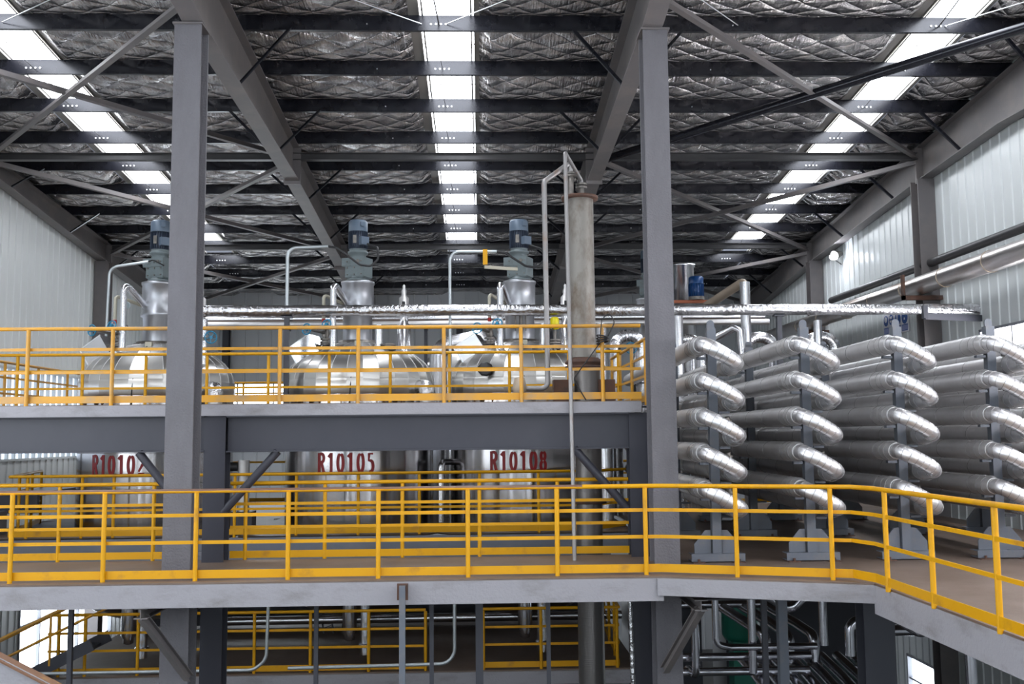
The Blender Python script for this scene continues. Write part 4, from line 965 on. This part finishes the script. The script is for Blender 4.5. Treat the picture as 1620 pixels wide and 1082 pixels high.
single('header_pipe', MB().tube([(-5.6, 20.9, -2.02+.0), (2.9, 20.9, -2.0)], .085, 18), 'alu_bright', 'shiny horizontal pipe behind the low deck railing', 'pipe')
for i, (x, tx, tt) in enumerate(((-2.4, -2.62, 'R10104'), (.85, .70, 'R10101'))):
    t = thing('storage_tank', 'lower steel tank with red lettering below the low deck, %s one' % ('left' if i == 0 else 'right'), 'tank', (x, 20.2, FZ), 'lower tanks')
    link('shell', MB().lathe([(1.45, FZ), (1.45, -2.62), (1.40, -2.58), (0, -2.5)], x, 20.2, 60), 'stainless', t)
    stencil(tt, x, 20.2, 1.45, tx+.02, -3.06, .36, .13, .16, t)
single('storage_tank', MB().lathe([(1.3, FZ), (1.3, -2.62), (0, -2.5)], -6.2, 20.4, 48), 'stainless', 'plain lower steel tank behind the left main column', 'tank', 'lower tanks')
# ladder-like tray behind
t = thing('cable_ladder', 'dark cable ladder behind the low deck railing', 'ladder', (-3.4, 21.0, -2.3))
link('side_rail', MB().bar((-3.55, 21.0, -.4), (-3.25, 21.0, -2.3), .03, .05).bar((-3.35, 21.0, -.4), (-3.05, 21.0, -2.3), .03, .05), 'darksteel', t)
rg = MB()
for i in range(10): rg.bar((-3.53+.03*i, 21.0, -.5-.19*i), (-3.34+.03*i, 21.0, -.42-.19*i), .02, .02)
link('rung', rg, 'darksteel', t)
# pipes at lower right
def lp(pts, r, l, m='alu_bright', rad=.14): single('process_pipe', MB().tube(bend(pts, rad), r, 16), 'darkpipe', l, 'pipe', 'lower process pipes')
lp([(3.18, 15, -.1), (3.18, 15, -1.86), (3.18, 15.6, -1.9)], .058, 'vertical silver pipe under the deck, leftmost beside the right main column')
lp([(3.49, 15, -.1), (3.49, 15, -1.42), (3.7, 15, -1.46), (5.0, 15, -1.46)], .052, 'grey pipe coming down and turning right under the deck', 'alu')
lp([(4.06, 15.1, -.1), (4.06, 15.1, -1.86)], .062, 'vertical silver pipe left of the two dark posts')
lp([(2.7, 15.3, -1.66), (5.0, 15.3, -1.66)], .06, 'horizontal silver pipe low at the right, the upper long one')
lp([(2.7, 15.4, -1.9), (5.0, 15.4, -1.9)], .065, 'horizontal silver pipe low at the right, the lower long one')
lp([(2.6, 17.5, -1.25), (5.2, 17.5, -1.25)], .07, 'horizontal silver pipe farther back below the deck')
lp([(3.0, 15.2, -.42), (3.9, 15.2, -.42), (4.0, 15.2, -.5), (4.55, 14.8, -.9), (4.95, 14.8, -.5), (4.95, 14.8, -.1)], .075, 'slanted silver pipe just under the deck right of the main column')
lp([(5.11, 15, -.1), (5.11, 15, -1.45)], .065, 'vertical silver pipe left of the short elbow')
lp([(5.34, 14.8, -.1), (5.34, 14.8, -.75)], .06, 'vertical silver pipe close to the dark wide column')
lp([(6.3, 14.5, -1.0), (5.42, 14.5, -1.0), (5.32, 14.5, -1.1), (5.32, 14.5, -1.5)], .07, 'silver elbow pipe close to the dark wide column')
for i, x in enumerate((4.50, 4.88, 5.28, 6.05)):
    t = thing('drop_pipe', 'silver pipe bending down onto the lower pipes with a flange, %s from the left' % ORD[i], 'pipe', (x, 16.0, -2.0), 'flanged drop pipes')
    link('cladding', MB().tube(bend([(x-.75, 19.6, -1.05), (x-.1, 16.5, -1.42), (x, 15.95, -1.5), (x, 15.95, -1.92)] if i < 3 else [(x+.9, 16, -1.45), (x, 16.0, -1.45), (x, 16.0, -1.85)], .14), .085, 18), 'darkpipe', t)
    link('flange', MB().cyl(x, 15.95, -1.96, -1.92, .12, 20), 'valve', t)
for i in range(8):
    x = 4.25+.26*i
    lp([(x-.05, 16.3, -1.9), (x, 15.6, -2.02), (x+.05, 14.2, -2.28), (x+.06, 13.4, -2.40)], .085, 'shiny pipe running forward at the lower right, %s from the left' % ORD[i])
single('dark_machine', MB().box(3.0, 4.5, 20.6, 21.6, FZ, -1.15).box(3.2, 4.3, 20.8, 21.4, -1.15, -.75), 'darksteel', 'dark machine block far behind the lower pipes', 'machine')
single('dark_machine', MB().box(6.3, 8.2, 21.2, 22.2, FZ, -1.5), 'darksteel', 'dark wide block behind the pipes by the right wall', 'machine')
single('green_tank', MB().lathe([(0, -2.2), (.3, -2.2), (.36, -2.1), (.36, -1.0), (.25, -.85), (0, -.82)], 4.95, 19.2, 28).box(4.75, 5.15, 19.0, 19.4, FZ, -2.2), 'green', 'green round tank far behind the lower pipes', 'tank')
lp([(6.3, 12.9, -.1), (6.3, 12.9, -2.2)], .07, 'vertical silver pipe at the far lower right')
lp([(5.6, 14.2, -.75), (6.1, 13.9, -1.1), (6.35, 13.9, -.95), (6.35, 13.9, -.4)], .06, 'bent silver pipe right of the dark wide column')
lp([(2.55, 15.5, -.3), (2.55, 15.5, -.8), (2.75, 15.5, -1.0)], .08, 'silver elbow pipe left of the right main column under the gallery')
single('foil_wrapped_pipe', MB().tube([(2.05, 13.9, -.4), (2.09, 13.9, -2.6), (2.5, 13.8, -3.2)], .035, 10, True, .18, .05), 'foilwrap', 'thin crinkled foil wrapped pipe left of the right main column below the gallery', 'pipe')
t = thing('machine_cabinet', 'green machine behind the lower pipes', 'machine', (5.2, 20.5, FZ))
link('body', MB().box(4.9, 6.1, 20.3, 21.3, -1.75, -.7), 'green', t); link('plinth', MB().box(4.9, 6.1, 20.2, 21.4, FZ, -1.75), 'darksteel', t)
link('front_panel', MB().box(5.0, 5.5, 20.27, 20.3, -1.1, -.85), 'glassface', t)
for i in range(6):
    single('hose', MB().tube(bend([(3.9+.1*i, 17.9, -.45), (3.95+.1*i, 17.9, -.9), (4.35+.12*i, 17.9, -1.0), (4.5+.12*i, 17.9, -1.25)], .12), .018, 8), 'galv', 'pale hose of the fan of hoses below the deck, %s from the left' % ORD[i], 'hose', 'pale hoses')

# stair and landing at the left
t = thing('stairway', 'dark steel stairs with a handrail in front of the lower left window', 'stairs', (-8.6, 17.5, -4.0))
link('stringer', MB().bar((-9.2, 17.4, -3.0), (-6.6, 17.4, -1.75), .03, .2).bar((-9.2, 18.2, -3.0), (-6.6, 18.2, -1.75), .03, .2), 'darksteel', t)
tr = MB()
for i in range(8): tr.box(-9.1+.32*i-.12, -9.1+.32*i+.12, 17.42, 18.18, -2.98+.155*i, -2.95+.155*i)
link('tread', tr, 'darksteel', t)
for y in (17.4, 18.2):
    link('handrail', MB().tube([(-9.2, y, -2.15), (-6.6, y, -.9)], .028, 10).tube([(-9.2, y, -2.5), (-6.6, y, -1.25)], .02, 8), 'yellow_pale', t)
for x in (-8.9, -7.3): link('post', MB().tube([(x, 17.4, -3.0+(x+9.2)*.48), (x, 17.4, -2.15+(x+9.2)*.48)], .024, 8), 'yellow_pale', t)
hanger(-7.9, 16.0, .1, FZ, -.3, 'post', 'grey post in front of the lower left window')
single('landing_beam', MB().box(-10.3, -8.3, 19.0, 19.1, .35, .72), 'darksteel', 'black landing edge at the far left above the gallery rail', 'beam')
single('landing_slab', MB().box(-10.3, -8.3, 19.1, 21.5, .66, .74), 'frame', 'pale landing slab at the far left behind the gallery rail', 'floor')
single('duct_box', MB().box(-10.3, -8.75, 18.0, 18.8, -.1, .42), 'concrete', 'grey block at the far left behind the gallery rail', 'box')
# near sloping member at the bottom left corner
t = thing('stair_stringer', 'rusty topped sloping steel stringer at the very near lower left', 'beam', (-3.4, 7.54, -.3))
link('top_plate', MB().bar((-4.0, 7.53, .38), (-2.6, 7.53, -.345), .14, .012), 'rusttop', t)
link('side_web', MB().bar((-4.0, 7.49, .20), (-2.6, 7.49, -.525), .012, .34), 'fascia', t)
# small pump set seen under the beam right of the left main column
t = thing('pump', 'small pump with a black coupling left of the middle reactor', 'pump', (-4.45, 19.5, 0))
link('body', MB().cyl(-4.45, 18.9, .35, 1.30, .11, 20), 'alu', t); link('coupling', MB().tube([(-4.75, 18.9, 1.18), (-4.55, 18.9, 1.18)], .085, 14), 'black', t)
link('pedestal', MB().box(-4.65, -4.25, 18.75, 19.1, 0, .35), 'darksteel', t)
for x in (-.75, 2.9):
    single('branch_pipe', MB().tube(bend([(x, 18.9, .1), (x, 18.9, 1.22), (x+.3, 19.6, 1.22)], .12), .06, 16), 'alu_bright', 'thin silver elbow pipe %s' % ('between the middle and right reactors' if x < 0 else 'right of the right reactor under the deep beam'), 'pipe')
single('riser_pipe', MB().cyl(2.35, 18.6, .0, 1.95, .13, 22), 'alu_bright', 'silver pipe right of the stack under the deep beam', 'pipe')
